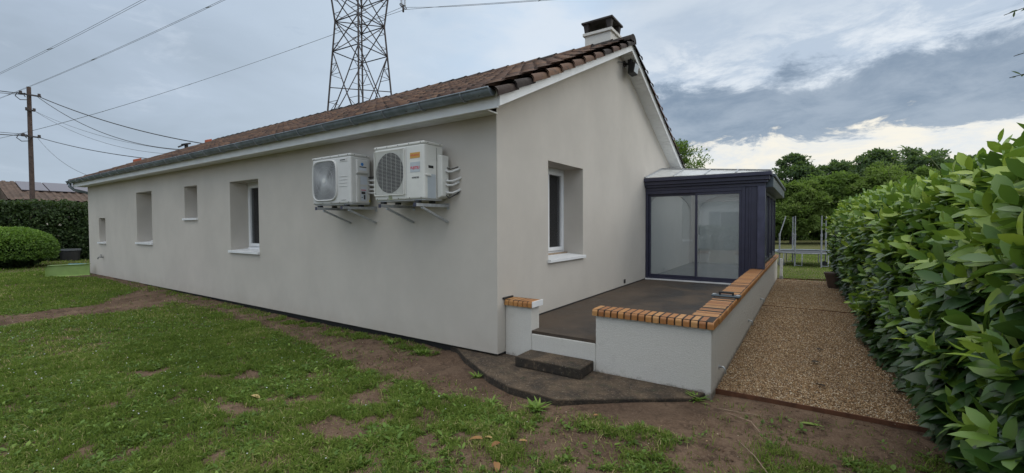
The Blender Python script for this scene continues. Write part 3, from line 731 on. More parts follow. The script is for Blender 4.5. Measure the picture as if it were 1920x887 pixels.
# pillar, threshold and two parapet walls form one low wall
lw = thing('terrace_wall', 'low white rendered wall with orange brick coping around the terrace', 'wall', (1.1, .157, 0))
b = MB(); b.box(1.117, .157, -.2, 2.205, .36, .545); b.box(2.0, .36, -.2, 2.205, 10.2, .545); b.build('wall', 'parapet', lw, bevel=.008)
b = MB(); b.box(.003, .157, -.2, .352, .33, .545); b.build('pillar', 'parapet', lw, bevel=.006)
b = MB(); b.box(.354, .157, -.2, 1.115, .20, .252); b.build('threshold', 'parapet', lw, bevel=.008)
def brick(mb, x0, y0, x1, y1, z0, h, axis, rnd_ends=(1, 1)):
    """bull-nosed coping brick ; axis = direction its long side runs"""
    n = 5; r = .028
    L0, L1 = (x0, x1) if axis == 'x' else (y0, y1); s0, s1 = (y0, y1) if axis == 'x' else (x0, x1)
    prof = [(L0, 0)]
    if rnd_ends[0]: prof = [(L0, 0)]+[(L0+r-r*cos(pi/2*i/n), h-r+r*sin(pi/2*i/n)) for i in range(n+1)]
    else: prof = [(L0, 0), (L0, h)]
    if rnd_ends[1]: prof += [(L1-r+r*sin(pi/2*i/n), h-r+r*cos(pi/2*i/n)) for i in range(n+1)]+[(L1, 0)]
    else: prof += [(L1, h), (L1, 0)]
    dz = random.uniform(-.0015, .0015); m = len(prof)
    P = (lambda l, s, z: (l, s, z0+z+dz)) if axis == 'x' else (lambda l, s, z: (s, l, z0+z+dz))
    e = .003
    vs = [P(l, s0, z-(e if z > .02 else 0)) for l, z in prof]+[P(l, s0+e, z) for l, z in prof]+[P(l, s1-e, z) for l, z in prof]+[P(l, s1, z-(e if z > .02 else 0)) for l, z in prof]
    F = [tuple(range(m)), tuple(range(4*m-1, 3*m-1, -1))]
    for k in range(3): F += [(k*m+i, k*m+(i+1) % m, (k+1)*m+(i+1) % m, (k+1)*m+i) for i in range(m)]
    mb.add(vs, F)
cap = MB(); jt = MB(); zc = .545; H = .066
x = 1.085
N = 17; pitch = (2.235-1.085)/N
for i in range(N): brick(cap, 1.085+i*pitch+.007, .127, 1.085+(i+1)*pitch-.007, .372, zc, H, 'y')
jt.box(1.095, .140, zc-.002, 2.22, .36, zc+H-.0012)
y = .385
N2 = int((5.40-.385)/.060); p2 = (5.40-.385)/N2
for i in range(N2): brick(cap, 1.975, .378+i*p2+.008, 2.235, .378+(i+1)*p2-.008, zc, H, 'x')
N3 = 66; p3 = (10.2-5.40)/N3
for i in range(N3): brick(cap, 2.0, 5.393+i*p3+.004, 2.235, 5.393+(i+1)*p3-.004, zc, H, 'x')
jt.box(1.99, .36, zc-.002, 2.222, 10.19, zc+H-.0012)
cp = cap.build('coping', 'cap', lw, rnd=True); jt.build('mortar_bed', 'mortar', cp)
cap = MB(); N = 6; pitch = .375/N
for i in range(N): brick(cap, .004+i*pitch+.004, .127, .004+(i+1)*pitch-.005, .345, zc, H, 'y')
cp = cap.build('coping', 'cap', lw, rnd=True)
b = MB(); b.box(.012, .14, zc-.002, .370, .335, zc+H-.0012); b.build('mortar_bed', 'mortar', cp)
b = MB(); b.box(.376, .128, zc+.0, .386, .36, zc+H+.002); b.build('end_cap', 'white', cp, bevel=.003)
# drain spouts on the outer face
for (y, z, lab) in ((.56, .10, 'nearest to the wall corner'), (3.04, .085, 'second from the wall corner'), (4.97, .12, 'farthest, near the gravel divider')):
    t_ = thing('wall_hook', 'small bent grey metal hook on the low wall, '+lab, 'hook', (2.205, y, z), 'hooks on the outer face of the low wall')
    b = MB(); b.tube([(2.2, y, z), (2.245, y, z+.004), (2.262, y, z-.02), (2.262, y, z-.055)], .009, 8); b.build('hook', 'steel', t_, smooth=True)
    b = MB(); b.disc((2.2045, y, z), .024, (1, 0, 0), .006, 12); b.build('plate', 'steel', t_)
# dark tool on the coping
tl = thing('hand_tool', 'dark blue plastic tool with black handle resting on the brick coping', 'tool', (2.1, 1.68, .612))
b = MB(); b.box(1.955, 1.60, .612, 2.262, 1.745, .630); b.build('base', 'navy2', tl, bevel=.006)
b = MB(); b.box(2.03, 1.655, .647, 2.19, 1.69, .668); b.box(2.03, 1.655, .6305, 2.05, 1.69, .6465); b.box(2.17, 1.655, .6305, 2.19, 1.69, .6465); b.build('handle', 'black', tl, bevel=.004)
for xq in (1.962, 2.215):
    b = MB(); b.box(xq, 1.64, .6305, xq+.038, 1.70, .640); b.build('clamp', 'steel', tl, bevel=.003)
# white pipe at the far end of the low wall
b = MB(); b.tube([(2.30, 10.22, -.08), (2.30, 10.22, .50)], .035, 12); dpo = b.build('drain_pipe', 'fascia', smooth='auto'); tag(dpo, 'short pale grey pipe standing at the far end of the low wall', 'pipe')
b = MB(); b.tube([(2.30, 10.22, -.08), (2.30, 10.22, .02)], .046, 12); b.build('collar', 'steel', dpo)
# garden edgings
for (pts, lab) in (([(2.2, .385), (4.2, .395)], 'rusty metal edging strip closing the near end of the gravel'), ([(2.2, 5.42), (4.1, 5.36)], 'thin dark edging strip crossing the gravel halfway'), ([(2.2, 10.27), (4.2, 10.9)], 'dark edging strip between far end of gravel and lawn')):
    b = MB(); (xa, ya), (xb, yb) = pts; b.bar((xa, ya, -.095), (xb, yb, -.095), .014, .085); tag(b.build('garden_edging', 'rust'), lab, 'edging', 'edging strips of the gravel path')

# ------------------------------------------------------------------ conservatory
cv = thing('conservatory', 'dark navy aluminium conservatory with tinted sliding doors at end of terrace', 'conservatory', (1.1, 5.45, .285))
YF = 5.45; ZT = 2.15; YB = 9.9
b = MB()
b.box(.0, YF-.02, .287, 1.84, YF+.10, .345)                     # bottom track
b.box(.0, YF-.02, 2.10, 1.84, YF+.10, 2.17)                     # head
b.box(.002, YF-.02, .345, .05, YF+.10, 2.10)
b.build('frame', 'navy', cv, bevel=.004)
b = MB(); b.box(.0, YF-.045, .2855, 2.0, YF-.02, .312); b.build('threshold', 'fascia', cv)
b = MB(); b.box(1.84, YF-.015, .287, 1.90, YF+.08, 2.17); b.box(1.902, YF, .287, 1.96, YF+.08, 2.17); b.box(1.962, YF-.012, .287, 1.998, YF+.08, 2.17); b.box(1.999, YF-.012, .613, 2.10, YF+.08, 2.17); b.build('side_panel', 'navy', cv, bevel=.003)
b = MB(); b.box(2.105, YF-.05, .612, 2.235, YF+.09, 2.17); b.box(2.120, YF-.056, .63, 2.220, YF-.05, 2.15); b.build('corner_post', 'navy3', cv, bevel=.004)
for (xa, xb, yo) in ((.052, 1.04, .055), (1.00, 1.838, .0)):
    b = MB(); f_ = .042; ya, yb = YF+yo-.01, YF+yo+.035
    b.box(xa, ya, .346, xa+f_, yb, 2.098); b.box(xb-f_, ya, .346, xb, yb, 2.098); b.box(xa+f_, ya, .346, xb-f_, yb, .40); b.box(xa+f_, ya, 2.05, xb-f_, yb, 2.098)
    d = b.build('sliding_door', 'navy', cv, bevel=.003)
    b = MB(); b.add([(xa+f_, ya+.022, .40), (xb-f_, ya+.022, .40), (xb-f_, ya+.022, 2.05), (xa+f_, ya+.022, 2.05)], [(0, 1, 2, 3)]); b.build('pane', 'vglass', d)
# stepped cornice, front and side
b = MB()
for (o_, z0, z1) in ((.0, 2.17, 2.235), (.045, 2.235, 2.285), (.085, 2.285, 2.36), (.13, 2.36, 2.43)):
    b.box(.002, YF-.03-o_, z0, 2.235+o_*.8, YF+.1, z1)
b.build('cornice', 'navy', cv, bevel=.006)
b = MB()
for (o_, z0, z1) in ((.0, 2.17, 2.20), (.12, 2.15, 2.34), (.155, 2.34, 2.40)):
    b.box(2.12, YF+.101, z0, 2.235+o_, YB+.1, z1)
b.build('side_gutter', 'navy2', cv, bevel=.01)
b = MB(); 
for y0, y1 in ((YF+.1, YF+.16), (6.6, 6.66), (7.7, 7.76), (8.8, 8.86), (YB-.06, YB)): b.box(2.09, y0, .62, 2.16, y1, 2.17)
b.box(2.09, YF+.16, .62, 2.16, YB-.06, .68); b.box(2.09, YF+.16, 2.09, 2.16, YB-.06, 2.17)
sw = b.build('side_window', 'navy', cv, bevel=.003)
for y0, y1 in ((YF+.16, 6.6), (6.66, 7.7), (7.76, 8.8), (8.86, YB-.06)):
    b = MB(); b.add([(2.125, y0, .68), (2.125, y1, .68), (2.125, y1, 2.09), (2.125, y0, 2.09)], [(0, 1, 2, 3)]); b.build('pane', 'vglass', sw)
    b = MB(); b.box(2.11, y0, .682, 2.14, y0+.05, 2.088); b.box(2.11, y1-.05, .682, 2.14, y1, 2.088); b.box(2.11, y0+.05, .682, 2.14, y1-.05, .73); b.build('sash', 'navy', sw)
# roof : front hip panel and lean-to slope
A = (0.003, YF-.13, 2.445); B = (2.33, YF-.13, 2.436); Cc = (0.003, 6.65, 2.77); D2 = (2.36, YB+.1, 2.436); E2 = (0.003, YB+.1, 2.77)
b = MB(); b.add([A, B, Cc], [(0, 1, 2)]); b.add([B, D2, E2, Cc], [(0, 1, 2, 3)]); ro = b.build('roof', 'poly', cv)
b = MB(); b.bar(tuple(np.array(B)+np.array((0, 0, .012))), tuple(np.array(Cc)+np.array((0, 0, .012))), .05, .022); b.bar(tuple(np.array(A)+(.02, 0, .01)), tuple(np.array(Cc)+(.02, 0, .012)), .04, .02)
for y in (7.4, 8.2, 9.0, 9.95): b.bar((.003, y, 2.785), (2.33, y, 2.452), .045, .02)
for x in (.6, 1.2, 1.75):
    f_ = 1-x/2.33; b.bar((x, YF-.12, 2.449), (x, YF-.13+(6.78-YF)*f_, 2.455+.325*f_), .03, .012)
b.build('glazing_bar', 'steel', ro)
# inside
b = MB(); b.box(.02, YF+.1, .287, 2.08, YB-.05, .31); b.build('floor', 'interior', cv)
def arch_wall(P, u0, u1, z0, z1, a0, a1, ztop, dep):
    """white wall with a shallow arched recess; P(u, depth, z)"""
    n = 20; r = (a1-a0)/2; c_ = (a0+a1)/2; rise = min(r, .42); zs = ztop-rise
    arc = [(c_-r*cos(pi*i/n), zs+rise*sin(pi*i/n)) for i in range(n+1)]
    mb = MB()
    mb.add([P(u0, 0, z0), P(a0, 0, z0), P(a0, 0, zs), P(u0, 0, zs)], [(0,1,2,3)]); mb.add([P(a1, 0, z0), P(u1, 0, z0), P(u1, 0, zs), P(a1, 0, zs)], [(0,1,2,3)])
    mb.add([P(u0, 0, zs), P(a0, 0, zs), P(a0, 0, z1), P(u0, 0, z1)], [(0,1,2,3)]); mb.add([P(a1, 0, zs), P(u1, 0, zs), P(u1, 0, z1), P(a1, 0, z1)], [(0,1,2,3)])
    for (ua, za), (ub, zb) in zip(arc, arc[1:]):
        mb.add([P(ua, 0, za), P(ub, 0, zb), P(ub, 0, z1), P(ua, 0, z1)], [(0,1,2,3)]); mb.add([P(ua, 0, za), P(ub, 0, zb), P(ub, dep, zb), P(ua, dep, za)], [(0,1,2,3)])
    mb.add([P(a0, 0, z0), P(a0, 0, zs), P(a0, dep, zs), P(a0, dep, z0)], [(0,1,2,3)]); mb.add([P(a1, 0, z0), P(a1, 0, zs), P(a1, dep, zs), P(a1, dep, z0)], [(0,1,2,3)])
    rc = MB(); rc.add([P(a0, dep, z0), P(a1, dep, z0), P(a1, dep, zs)]+[P(u, dep, z) for u, z in arc[::-1]]+[P(a0, dep, zs)], [tuple(range(n+5))])
    return mb, rc
mb, rc = arch_wall(lambda u, d, z: (.035-d, u, z), YF+.1, YB, .31, 2.40, 5.66, 9.65, 2.24, .03)
iw = mb.build('inner_wall', 'interior', cv); rc.build('recess', 'interior2', iw)
mb, rc = arch_wall(lambda u, d, z: (u, YB-.12+d, z), .035, 2.12, .31, 2.40, .25, 1.72, 2.27, .1)
iw = mb.build('inner_wall', 'interior', cv); rc.build('recess', 'interior2', iw)
b = MB(); b.box(0, YB-.01, .31, 2.12, YB+.04, 2.42); b.build('back_wall', 'interior', cv)
for xq, xr in ((1.25, 1.95), (.2, .62)):
    b = MB(); b.box(xq, YB-.3, .75, xr, YB-.2, 1.15); b.build('cabinet', 'interior2', cv, bevel=.01)

# ------------------------------------------------------------------ AC units
def text_mesh(name, s, size, mat, parent, loc, xdir, ydir, bold=False):
    cu = bpy.data.curves.new('txt', 'FONT'); cu.body = s; cu.size = size; cu.align_x = 'CENTER'; cu.align_y = 'CENTER'; cu.extrude = .0006
    if bold: cu.offset = size*.018
    o = bpy.data.objects.new('txt', cu); C.objects.link(o); bpy.context.view_layer.update()
    me = bpy.data.meshes.new_from_object(o.evaluated_get(bpy.context.evaluated_depsgraph_get())); bpy.data.objects.remove(o)
    x = Vector(xdir).normalized(); y = Vector(ydir).normalized(); z = x.cross(y)
    m = Matrix((x, y, z)).transposed().to_4x4(); m.translation = Vector(loc)-OFF[parent.name]
    me.transform(m); me.materials.clear(); me.materials.append(M[mat]); me.name = name
    n = bpy.data.objects.new(name, me); C.objects.link(n); n.parent = parent; OFF[n.name] = OFF[parent.name]; return n
def ac_common(t, x0, x1, y0, y1, z0, z1, mat):
    b = MB(); b.box(x0, y0, z0+.012, x1, y1, z1-.03); body = b.build('casing', mat, t, bevel=.022, seg=3)
    b = MB(); b.box(x0-.004, y0-.004, z1-.034, x1+.004, y1, z1); b.build('lid', mat, t, bevel=.012)
    b = MB(); b.box(x0+.02, y0+.02, z0, x1-.02, y1-.01, z0+.012); b.build('base_pan', 'grille', t)
    for xx in (x0+.13, x1-.13):
        for yy in (y0+.03, y1-.06): 
            b = MB(); b.box(xx-.03, yy-.025, z0-.028, xx+.03, yy+.025, z0); b.build('foot', 'dark', t)
    for (c_, ax_) in [((float(xx), y0-.004, z1-.017), (0, -1, 0)) for xx in np.linspace(x0+.05, x1-.05, 5)]+[((float(xx), y0, z0+.03), (0, -1, 0)) for xx in np.linspace(x0+.05, x1-.05, 5)]+[((x1+.004, yy, z1-.017), (1, 0, 0)) for yy in (y0+.06, y1-.06)]:
        b = MB(); b.disc(c_, .006, ax_, .003, 8); b.build('screw', 'dark', t)
    return body
# older unit on the right
x0, x1, y0, y1, z0, z1 = -1.59, -.73, -.40, -.08, 1.755, 2.43
u2 = thing('air_conditioner', 'larger air conditioner unit with round dark fan grille and red lettering, right of the two', 'air conditioner', ((x0+x1)/2, y0, z0), 'air conditioner units on the long wall')
ac_common(u2, x0, x1, y0, y1, z0, z1, 'ac2')
gx0, gx1, gz0, gz1 = x0+.018, x1-.315, z0+.075, z1-.065; gc = ((gx0+gx1)/2+.0, (gz0+gz1)/2); R_ = .243
b = MB(); b.disc((gc[0], y0-.0015, gc[1]), R_, (0, -1, 0), .003, 40); fan = b.build('fan_opening', 'fanback', u2)
b = MB()
for k in range(3):
    a = k*2*pi/3+.4
    pts = [(gc[0]+cos(a+i*.25)*r, y0-.006-.001*i, gc[1]+sin(a+i*.25)*r) for i, r in enumerate((.05, .12, .19, .225))]
    pts2 = [(gc[0]+cos(a+.75+i*.12)*r, y0-.006, gc[1]+sin(a+.75+i*.12)*r) for i, r in enumerate((.05, .12, .19, .225))]
    for i in range(3): b.add([pts[i], pts[i+1], pts2[i+1], pts2[i]], [(0, 1, 2, 3)])
b.disc((gc[0], y0-.007, gc[1]), .055, (0, -1, 0), .006, 20)
b.build('fan_blades', 'dark', u2)
b = MB(); zz = gz0+.004
while zz < gz1: b.box(gx0+.004, y0-.020, zz, gx1-.004, y0-.016, zz+.0024); zz += .0165
b.box(gx0, y0-.022, gz0-.004, gx1, y0-.010, gz0+.004); b.box(gx0, y0-.022, gz1-.004, gx1, y0-.010, gz1+.004); b.box(gx0-.003, y0-.022, gz0, gx0+.004, y0, gz1); b.box(gx1-.004, y0-.022, gz0, gx1+.003, y0, gz1)
for xx in np.linspace(gx0+.06, gx1-.06, 6): b.box(xx-.0012, y0-.014, gz0, xx+.0012, y0-.011, gz1)
b.build('fan_grille', 'ac2', u2)
b = MB(); b.box(gx1+.025, y0-.0025, z0+.03, gx1+.029, y0+.001, z1-.05); b.build('panel_seam', 'grille', u2)
sx = (gx1+x1)/2+.02
b = MB(); b.box(sx-.085, y0-.003, z1-.19, sx+.075, y0-.001, z1-.125); s_ = b.build('sticker', 'orange', u2)
text_mesh('lettering', 'ATLANTIC', .030, 'red', s_, (sx-.005, y0-.004, z1-.157), (1, 0, 0), (0, 0, 1))
b = MB(); b.box(sx-.085, y0-.003, z1-.35, sx+.075, y0-.001, z1-.235); s_ = b.build('sticker', 'silver', u2)
text_mesh('lettering', 'FUJITSU', .043, 'red', s_, (sx-.005, y0-.004, z1-.302), (1, 0, 0), (0, 0, 1), True)
text_mesh('lettering', 'INVERTER', .026, 'fanback', u2, (sx-.0, y0-.002, z1-.415), (1, 0, 0), (0, 0, 1), True)
b = MB(); b.box(x1, y0+.07, z1-.305, x1+.002, y0+.15, z1-.275); b.box(x1, y1-.118, z0+.03, x1+.002, y1-.115, z1-.06); b.build('side_slot', 'black', u2)
b = MB(); b.box(x1, y0+.055, z0+.02, x1+.003, y0+.185, z0+.30); b.build('rating_sticker', 'silver', u2)
b = MB(); b.box(x1, y0+.02, z0+.275, x1+.018, y0+.10, z0+.30); b.build('handle', 'ac2', u2, bevel=.006)
b = MB(); b.add([(x1+.001, y1-.115, z0+.02), (x1+.07, y1-.10, z0+.05), (x1+.07, y1+.02, z0+.05), (x1+.001, y1+.035, z0+.02), (x1+.001, y1-.115, z1-.13), (x1+.07, y1-.10, z1-.15), (x1+.07, y1+.02, z1-.15), (x1+.001, y1+.035, z1-.13)], [(0,3,2,1),(4,5,6,7),(0,1,5,4),(1,2,6,5),(2,3,7,6),(3,0,4,7)]); b.build('valve_cover', 'ac2', u2, bevel=.012)
for k, (zz, xx) in enumerate(((z0+.35, .13), (z0+.24, .15), (z0+.19, .12), (z0+.10, .14))):
    b = MB(); b.tube([(x1+.05, y1-.02, zz+.02), (x1+.09, y1-.03, zz-.01), (x1+.10+xx*.3, y1, zz-.012), (x1+.05+xx, -.02, zz+.02), (x1+.055+xx, .02, zz+.04)], .014, 8); b.build('pipe', 'ac', u2, smooth=True)
b = MB(); b.tube([(x1+.04, y1-.04, z0+.09), (x1+.10, y1-.01, z0+.03), (x1+.17, -.03, z0+.08), (x1+.20, .02, z0+.14)], .008, 8); b.build('cable', 'cable', u2, smooth=True)
b = MB(); b.tube([(x1+.04, y1-.02, z0+.40), (x1+.12, y1, z0+.37), (x1+.17, .02, z0+.41)], .006, 6); b.build('cable', 'cable', u2, smooth=True)
b = MB(); b.add([(gc[0]-.03, y0-.0026, z0+.02), (gc[0]+.05, y0-.0026, z0+.015), (gc[0]+.035, y0-.0026, z0+.07), (gc[0]-.02, y0-.0026, z0+.072)], [(0,1,2,3)]); b.build('algae_stain', simple('algae', (.28, .30, .20), .8, var=.5, vs=40), u2)

# newer unit on the left, with swirling square grille
x0, x1, y0, y1, z0, z1 = -2.94, -2.076, -.395, -.08, 1.745, 2.415
u1 = thing('air_conditioner', 'smaller air conditioner unit with square swirl fan grille, left of the two', 'air conditioner', ((x0+x1)/2, y0, z0), 'air conditioner units on the long wall')
ac_common(u1, x0, x1, y0, y1, z0, z1, 'ac')
gx0, gx1, gz0, gz1 = x0+.015, x1-.285, z0+.055, z1-.055; cx, cz = (gx0+gx1)/2, (gz0+gz1)/2; hw, hh = (gx1-gx0)/2, (gz1-gz0)/2
def sq(a, k=1.0):                 # superellipse point
    c_, s_ = cos(a), sin(a); q = (abs(c_)**5+abs(s_)**5)**(-1/5); return (cx+hw*k*c_*q, cz+hh*k*s_*q)
n = 60
b = MB(); b.add([(sq(2*pi*i/n, .97)[0], y0-.002, sq(2*pi*i/n, .97)[1]) for i in range(n)], [tuple(range(n))]); b.build('fan_opening', 'fanback2', u1)
b = MB(); o1 = [sq(2*pi*i/n, 1.0) for i in range(n)]; o2 = [sq(2*pi*i/n, .93) for i in range(n)]
b.add([(x, y0+.001, z) for x, z in o1]+[(x, y0-.018, z) for x, z in o1]+[(x, y0-.022, z) for x, z in [sq(2*pi*i/n, .965) for i in range(n)]]+[(x, y0-.014, z) for x, z in o2]+[(x, y0-.002, z) for x, z in o2],
      [(k*n+i, k*n+(i+1) % n, (k+1)*n+(i+1) % n, (k+1)*n+i) for k in range(4) for i in range(n)]); b.build('bezel', 'ac', u1, smooth=True)
b = MB()
for k in range(56):
    a0 = 2*pi*k/56; pr = None
    for i in range(9):
        tt = i/8; a = a0-tt*1.15; ex, ez = sq(a, .94); rr = .10+.90*tt
        px, pz = cx+(ex-cx)*rr, cz+(ez-cz)*rr; p = (px, y0-.016+.003*tt, pz)
        if pr: b.bar(pr, p, .0062, .004, up=(0, 1, 0))
        pr = p
for k in (.3, .5, .72):
    pr = None
    for i in range(37):
        p = (cx+hw*k*.94*cos(i*pi/18), y0-.013, cz+hh*k*.94*sin(i*pi/18))
        if pr: b.bar(pr, p, .003, .003, up=(0, 1, 0))
        pr = p
b.build('fan_grille', 'grille', u1)
b = MB(); b.disc((cx, y0-.012, cz), .038, (0, -1, 0), .010, 24, .034); b.build('hub', 'ac', u1, bevel=.002)
# embossed panel on the front
b = MB(); px0, px1 = x1-.235, x1-.075
for zz in np.linspace(z0+.24, z0+.37, 4): b.box(px0, y0-.006, zz, px1, y0, zz+.007)
b.box(px0+.03, y0-.007, z0+.06, px1-.03, y0, z0+.07); b.box(px0, y0-.006, z1-.10, px1, y0, z1-.055); b.build('trim', 'ac', u1, bevel=.003)
b = MB(); b.box(px0+.02, y0-.0075, z1-.085, px1-.03, y0-.006, z1-.073); b.build('badge', 'fanback', u1)
b = MB(); b.add([(x1+.001, y0+.08, z1-.27), (x1+.001, y1-.055, z1-.27), (x1+.03, y1-.06, z1-.25), (x1+.03, y0+.085, z1-.25), (x1+.001, y0+.08, z1-.07), (x1+.001, y1-.055, z1-.07), (x1+.02, y1-.06, z1-.085), (x1+.02, y0+.085, z1-.085)], [(0,1,2,3),(4,7,6,5),(3,2,6,7),(0,3,7,4),(1,5,6,2)]); b.build('terminal_cover', 'ac', u1, bevel=.006)
b = MB(); b.disc((x1+.0225, y0+.165, z1-.135), .022, (1, 0, 0), .002, 20); b.build('round_sticker', 'blue', u1)
b = MB(); b.box(x1+.024, y0+.12, z1-.235, x1+.028, y1-.085, z1-.185); b.box(x1, y0+.15, z0+.27, x1+.002, y1-.055, z1-.29); b.build('sticker', 'paper', u1)
b = MB(); b.box(x1+.021, y0+.12, z1-.178, x1+.0265, y1-.085, z1-.165); b.box(x1+.0021, y0+.165, z0+.14, x1+.0045, y1-.09, z0+.175); b.box(x1+.0021, y0+.20, z0+.07, x1+.0045, y1-.09, z0+.13); b.box(x1+.0021, y0+.165, z0+.09, x1+.0045, y0+.18, z0+.10); b.build('sticker_print', 'fanback', u1)
b = MB(); b.box(x1+.0021, y0+.16, z0+.19, x1+.0045, y1-.08, z0+.20); b.build('sticker_print', 'red', u1)
b = MB(); b.box(x1, y0+.155, z0+.05, x1+.002, y1-.07, z0+.24); b.build('sticker', 'paper', u1)
b = MB(); b.add([(x1+.001, y1-.035, z0+.04), (x1+.001, y1-.005, z0+.04), (x1+.001, y1-.02, z0+.075)], [(0, 1, 2)]); b.build('warning_triangle', simple('yellow', (.55, .45, .05), .5), u1)
b = MB(); b.box(x1, y0+.075, z0+.02, x1+.022, y0+.13, z0+.38); b.build('side_rib', 'ac', u1, bevel=.008)
for k, zz in enumerate((z0+.33, z0+.27, z0+.21, z0+.16)):
    b = MB(); b.tube([(x1+.0, y1-.03, zz), (x1+.10, y1-.02, zz-.006), (x1+.20, y1+.02, zz-.012), (x1+.30, .02, zz-.01)], .015, 8); b.build('pipe', 'ac', u1, smooth=True)
b = MB(); b.tube([(x1+.0, y1-.03, z0+.37), (x1+.15, y1-.01, z0+.375), (x1+.25, .02, z0+.37)], .010, 8); b.build('cable', 'cable', u1, smooth=True)
for (xa, xb, lab) in ((-2.62, -2.06, 'under the smaller air conditioner with the swirl grille'), (-1.318, -.729, 'under the larger air conditioner with the round fan')):
    br = thing('wall_bracket', 'galvanised steel wall bracket '+lab, 'bracket', ((xa+xb)/2, 0, 1.69), 'steel brackets carrying the air conditioners')
    for xx in (xa, xb):
        b = MB(); b.box(xx-.018, -.545, 1.678, xx+.018, -.002, 1.712); b.box(xx-.02, -.008, 1.655, xx+.02, 0.0, 1.678); b.build('arm', 'steel', br)
        b = MB(); b.bar((xx, -.44, 1.668), (xx, -.012, 1.50), .030, .022); b.build('brace', 'steel', br)
        b = MB(); b.box(xx-.02, -.552, 1.673, xx+.02, -.546, 1.716); b.build('end_cap', 'navy', br)
    b = MB(); b.box(xa-.02, -.012, 1.713, xb+.02, -.001, 1.726); b.build('rail', 'steel', br)

# ------------------------------------------------------------------ floodlight under the verge
fl = thing('floodlight', 'black floodlight with motion sensor hanging under roof peak on gable wall', 'floodlight', (.02, 4.06, 4.45))
b = MB(); b.box(.0, 4.0, 4.42, .05, 4.10, 4.50); b.build('mount', 'black', fl)
b = MB(); b.bar((.03, 4.05, 4.46), (.16, 4.03, 4.40), .02); b.tube([(.02, 3.72, 4.40), (.1, 3.85, 4.41), (.14, 4.0, 4.41)], .007, 6); b.build('arm', 'black', fl)
b = MB(); hx, hy, hz = .19, 4.02, 4.33
b.prism([(hx-.07, hy-.09, hz-.10), (hx+.05, hy-.12, hz-.10), (hx+.08, hy-.12, hz+.07), (hx-.07, hy-.06, hz+.11)], (0, .24, 0)); hd = b.build('lamp_head', 'black', fl, bevel=.008)
b = MB(); b.add([(hx+.055, hy-.10, hz-.085), (hx+.055, hy+.10, hz-.085), (hx+.082, hy+.10, hz+.055), (hx+.082, hy-.10, hz+.055)], [(0, 1, 2, 3)]); b.build('lens', 'silver', hd)
b = MB(); b.box(.10, 3.98, 4.42, .18, 4.09, 4.50); b.build('sensor', 'black', fl, bevel=.01)
b = MB()
b.tube([(.16, 3.98, 4.50), (.20, 3.93, 4.60), (.27, 3.86, 4.70), (.29, 3.78, 4.74)], .007, 6); b.tube([(.14, 4.03, 4.50), (.23, 3.97, 4.58), (.27, 3.9, 4.62), (.28, 3.82, 4.74)], .006, 6); b.tube([(.14, 4.0, 4.50), (.18, 3.9, 4.62), (.21, 3.85, 4.66), (.26, 3.72, 4.75)], .005, 6)
b.build('cable', 'cable2', fl, smooth=True)
# outdoor tap
tp = thing('outdoor_tap', 'small brass tap on the long wall below the smallest window', 'tap', (-14.43, 0, .55))
b = MB(); b.tube([(-14.43, 0, .55), (-14.43, -.09, .56), (-14.43, -.12, .54), (-14.43, -.125, .50)], .014, 8); b.build('spout', 'cable2', tp, smooth=True)
b = MB(); b.tube([(-14.43, -.05, .56), (-14.43, -.05, .62)], .008, 6); b.box(-14.49, -.058, .62, -14.37, -.042, .63); b.build('handle', 'cable2', tp)

# ================================================================== plants near the camera
def build_leaves(name, mat, parent, sets, n=4):
    V = []; F = []; R = []; o = 0
    for v, f, r in sets: V.append(v); F.append(f+o); R.append(r); o += len(v)
    return npmesh(name, np.vstack(V), np.vstack(F), mat, parent, rnd=np.clip(np.concatenate(R), 0, 1))

# ---- lawn : mown blades, thinner over the worn soil
def sample_lawn(N, x0, x1, y0, y1, k=1.0):
    x = RNG.uniform(x0, x1, N); y = RNG.uniform(y0, y1, N)
    d = np.hypot(x-CAM.x, y-CAM.y)
    # only what lies in front of the house corner view
    fx, fy = -.5592, .829; D = (x-CAM.x)*fx+(y-CAM.y)*fy; L = (x-CAM.x)*fy-(y-CAM.y)*fx
    ok = (D > 1.2) & (np.abs(L) < 1.35*D+.6)
    ok &= RNG.uniform(0, 1, N) < np.clip((3.2/np.maximum(d, 1))**k, 0, 1)
    ok &= RNG.uniform(0, 1, N) < np.clip(cover(x, y)*1.05+.015, 0, 1)
    ok &= ~((x > -.8) & (x < 2.2) & (y > -.72)) 
    ok &= ~((x > HX) & (x < .0) & (y > 0))
    return x[ok], y[ok], d[ok]
def blades(x, y, d, hmin, hmax, wid):
    N = len(x); g = np.maximum(1, (d/4.5))**.75
    h = RNG.uniform(hmin, hmax, N)*(.35+.6*fbm(x, y, 2.2, 77)+.75*fbm(x, y, 7, 78))*(1+.15*(g-1)); w = wid*RNG.uniform(.6, 1.3, N)*g
    a = RNG.uniform(0, 2*pi, N); ln = RNG.uniform(.15, 1.15, N)
    dirx, diry = np.cos(a)*ln, np.sin(a)*ln; sx, sy = -np.sin(a), np.cos(a); z = gz(x, y)-.004
    P = np.stack([x, y, z], 1); s = np.stack([sx, sy, 0*sx], 1)*w[:, None]*.5
    m = P+np.stack([dirx*h*.42, diry*h*.42, h*.55], 1); tp = P+np.stack([dirx*h*1.05, diry*h*1.05, h*RNG.uniform(.6, 1.0, N)/(1+.25*ln)], 1)
    V = np.stack([P-s, P+s, m+s*.8, m-s*.8, tp+s*.12, tp-s*.12], 1).reshape(-1, 3)
    F = (np.array([[0, 1, 2, 3], [3, 2, 4, 5]])[None]+(np.arange(N)*6)[:, None, None]).reshape(-1, 4)
    r = np.clip(RNG.beta(2, 2.2, N)*.72+.55*(fbm(x, y, 1.1, 55)-.42)+.45*(fbm(x, y, 5, 57)-.5)+(RNG.uniform(0, 1, N) > .93-.12*sst(fbm(x, y, .8, 66), .5, .65))*.5, 0, 1)
    return V, F, np.repeat(r, 2)
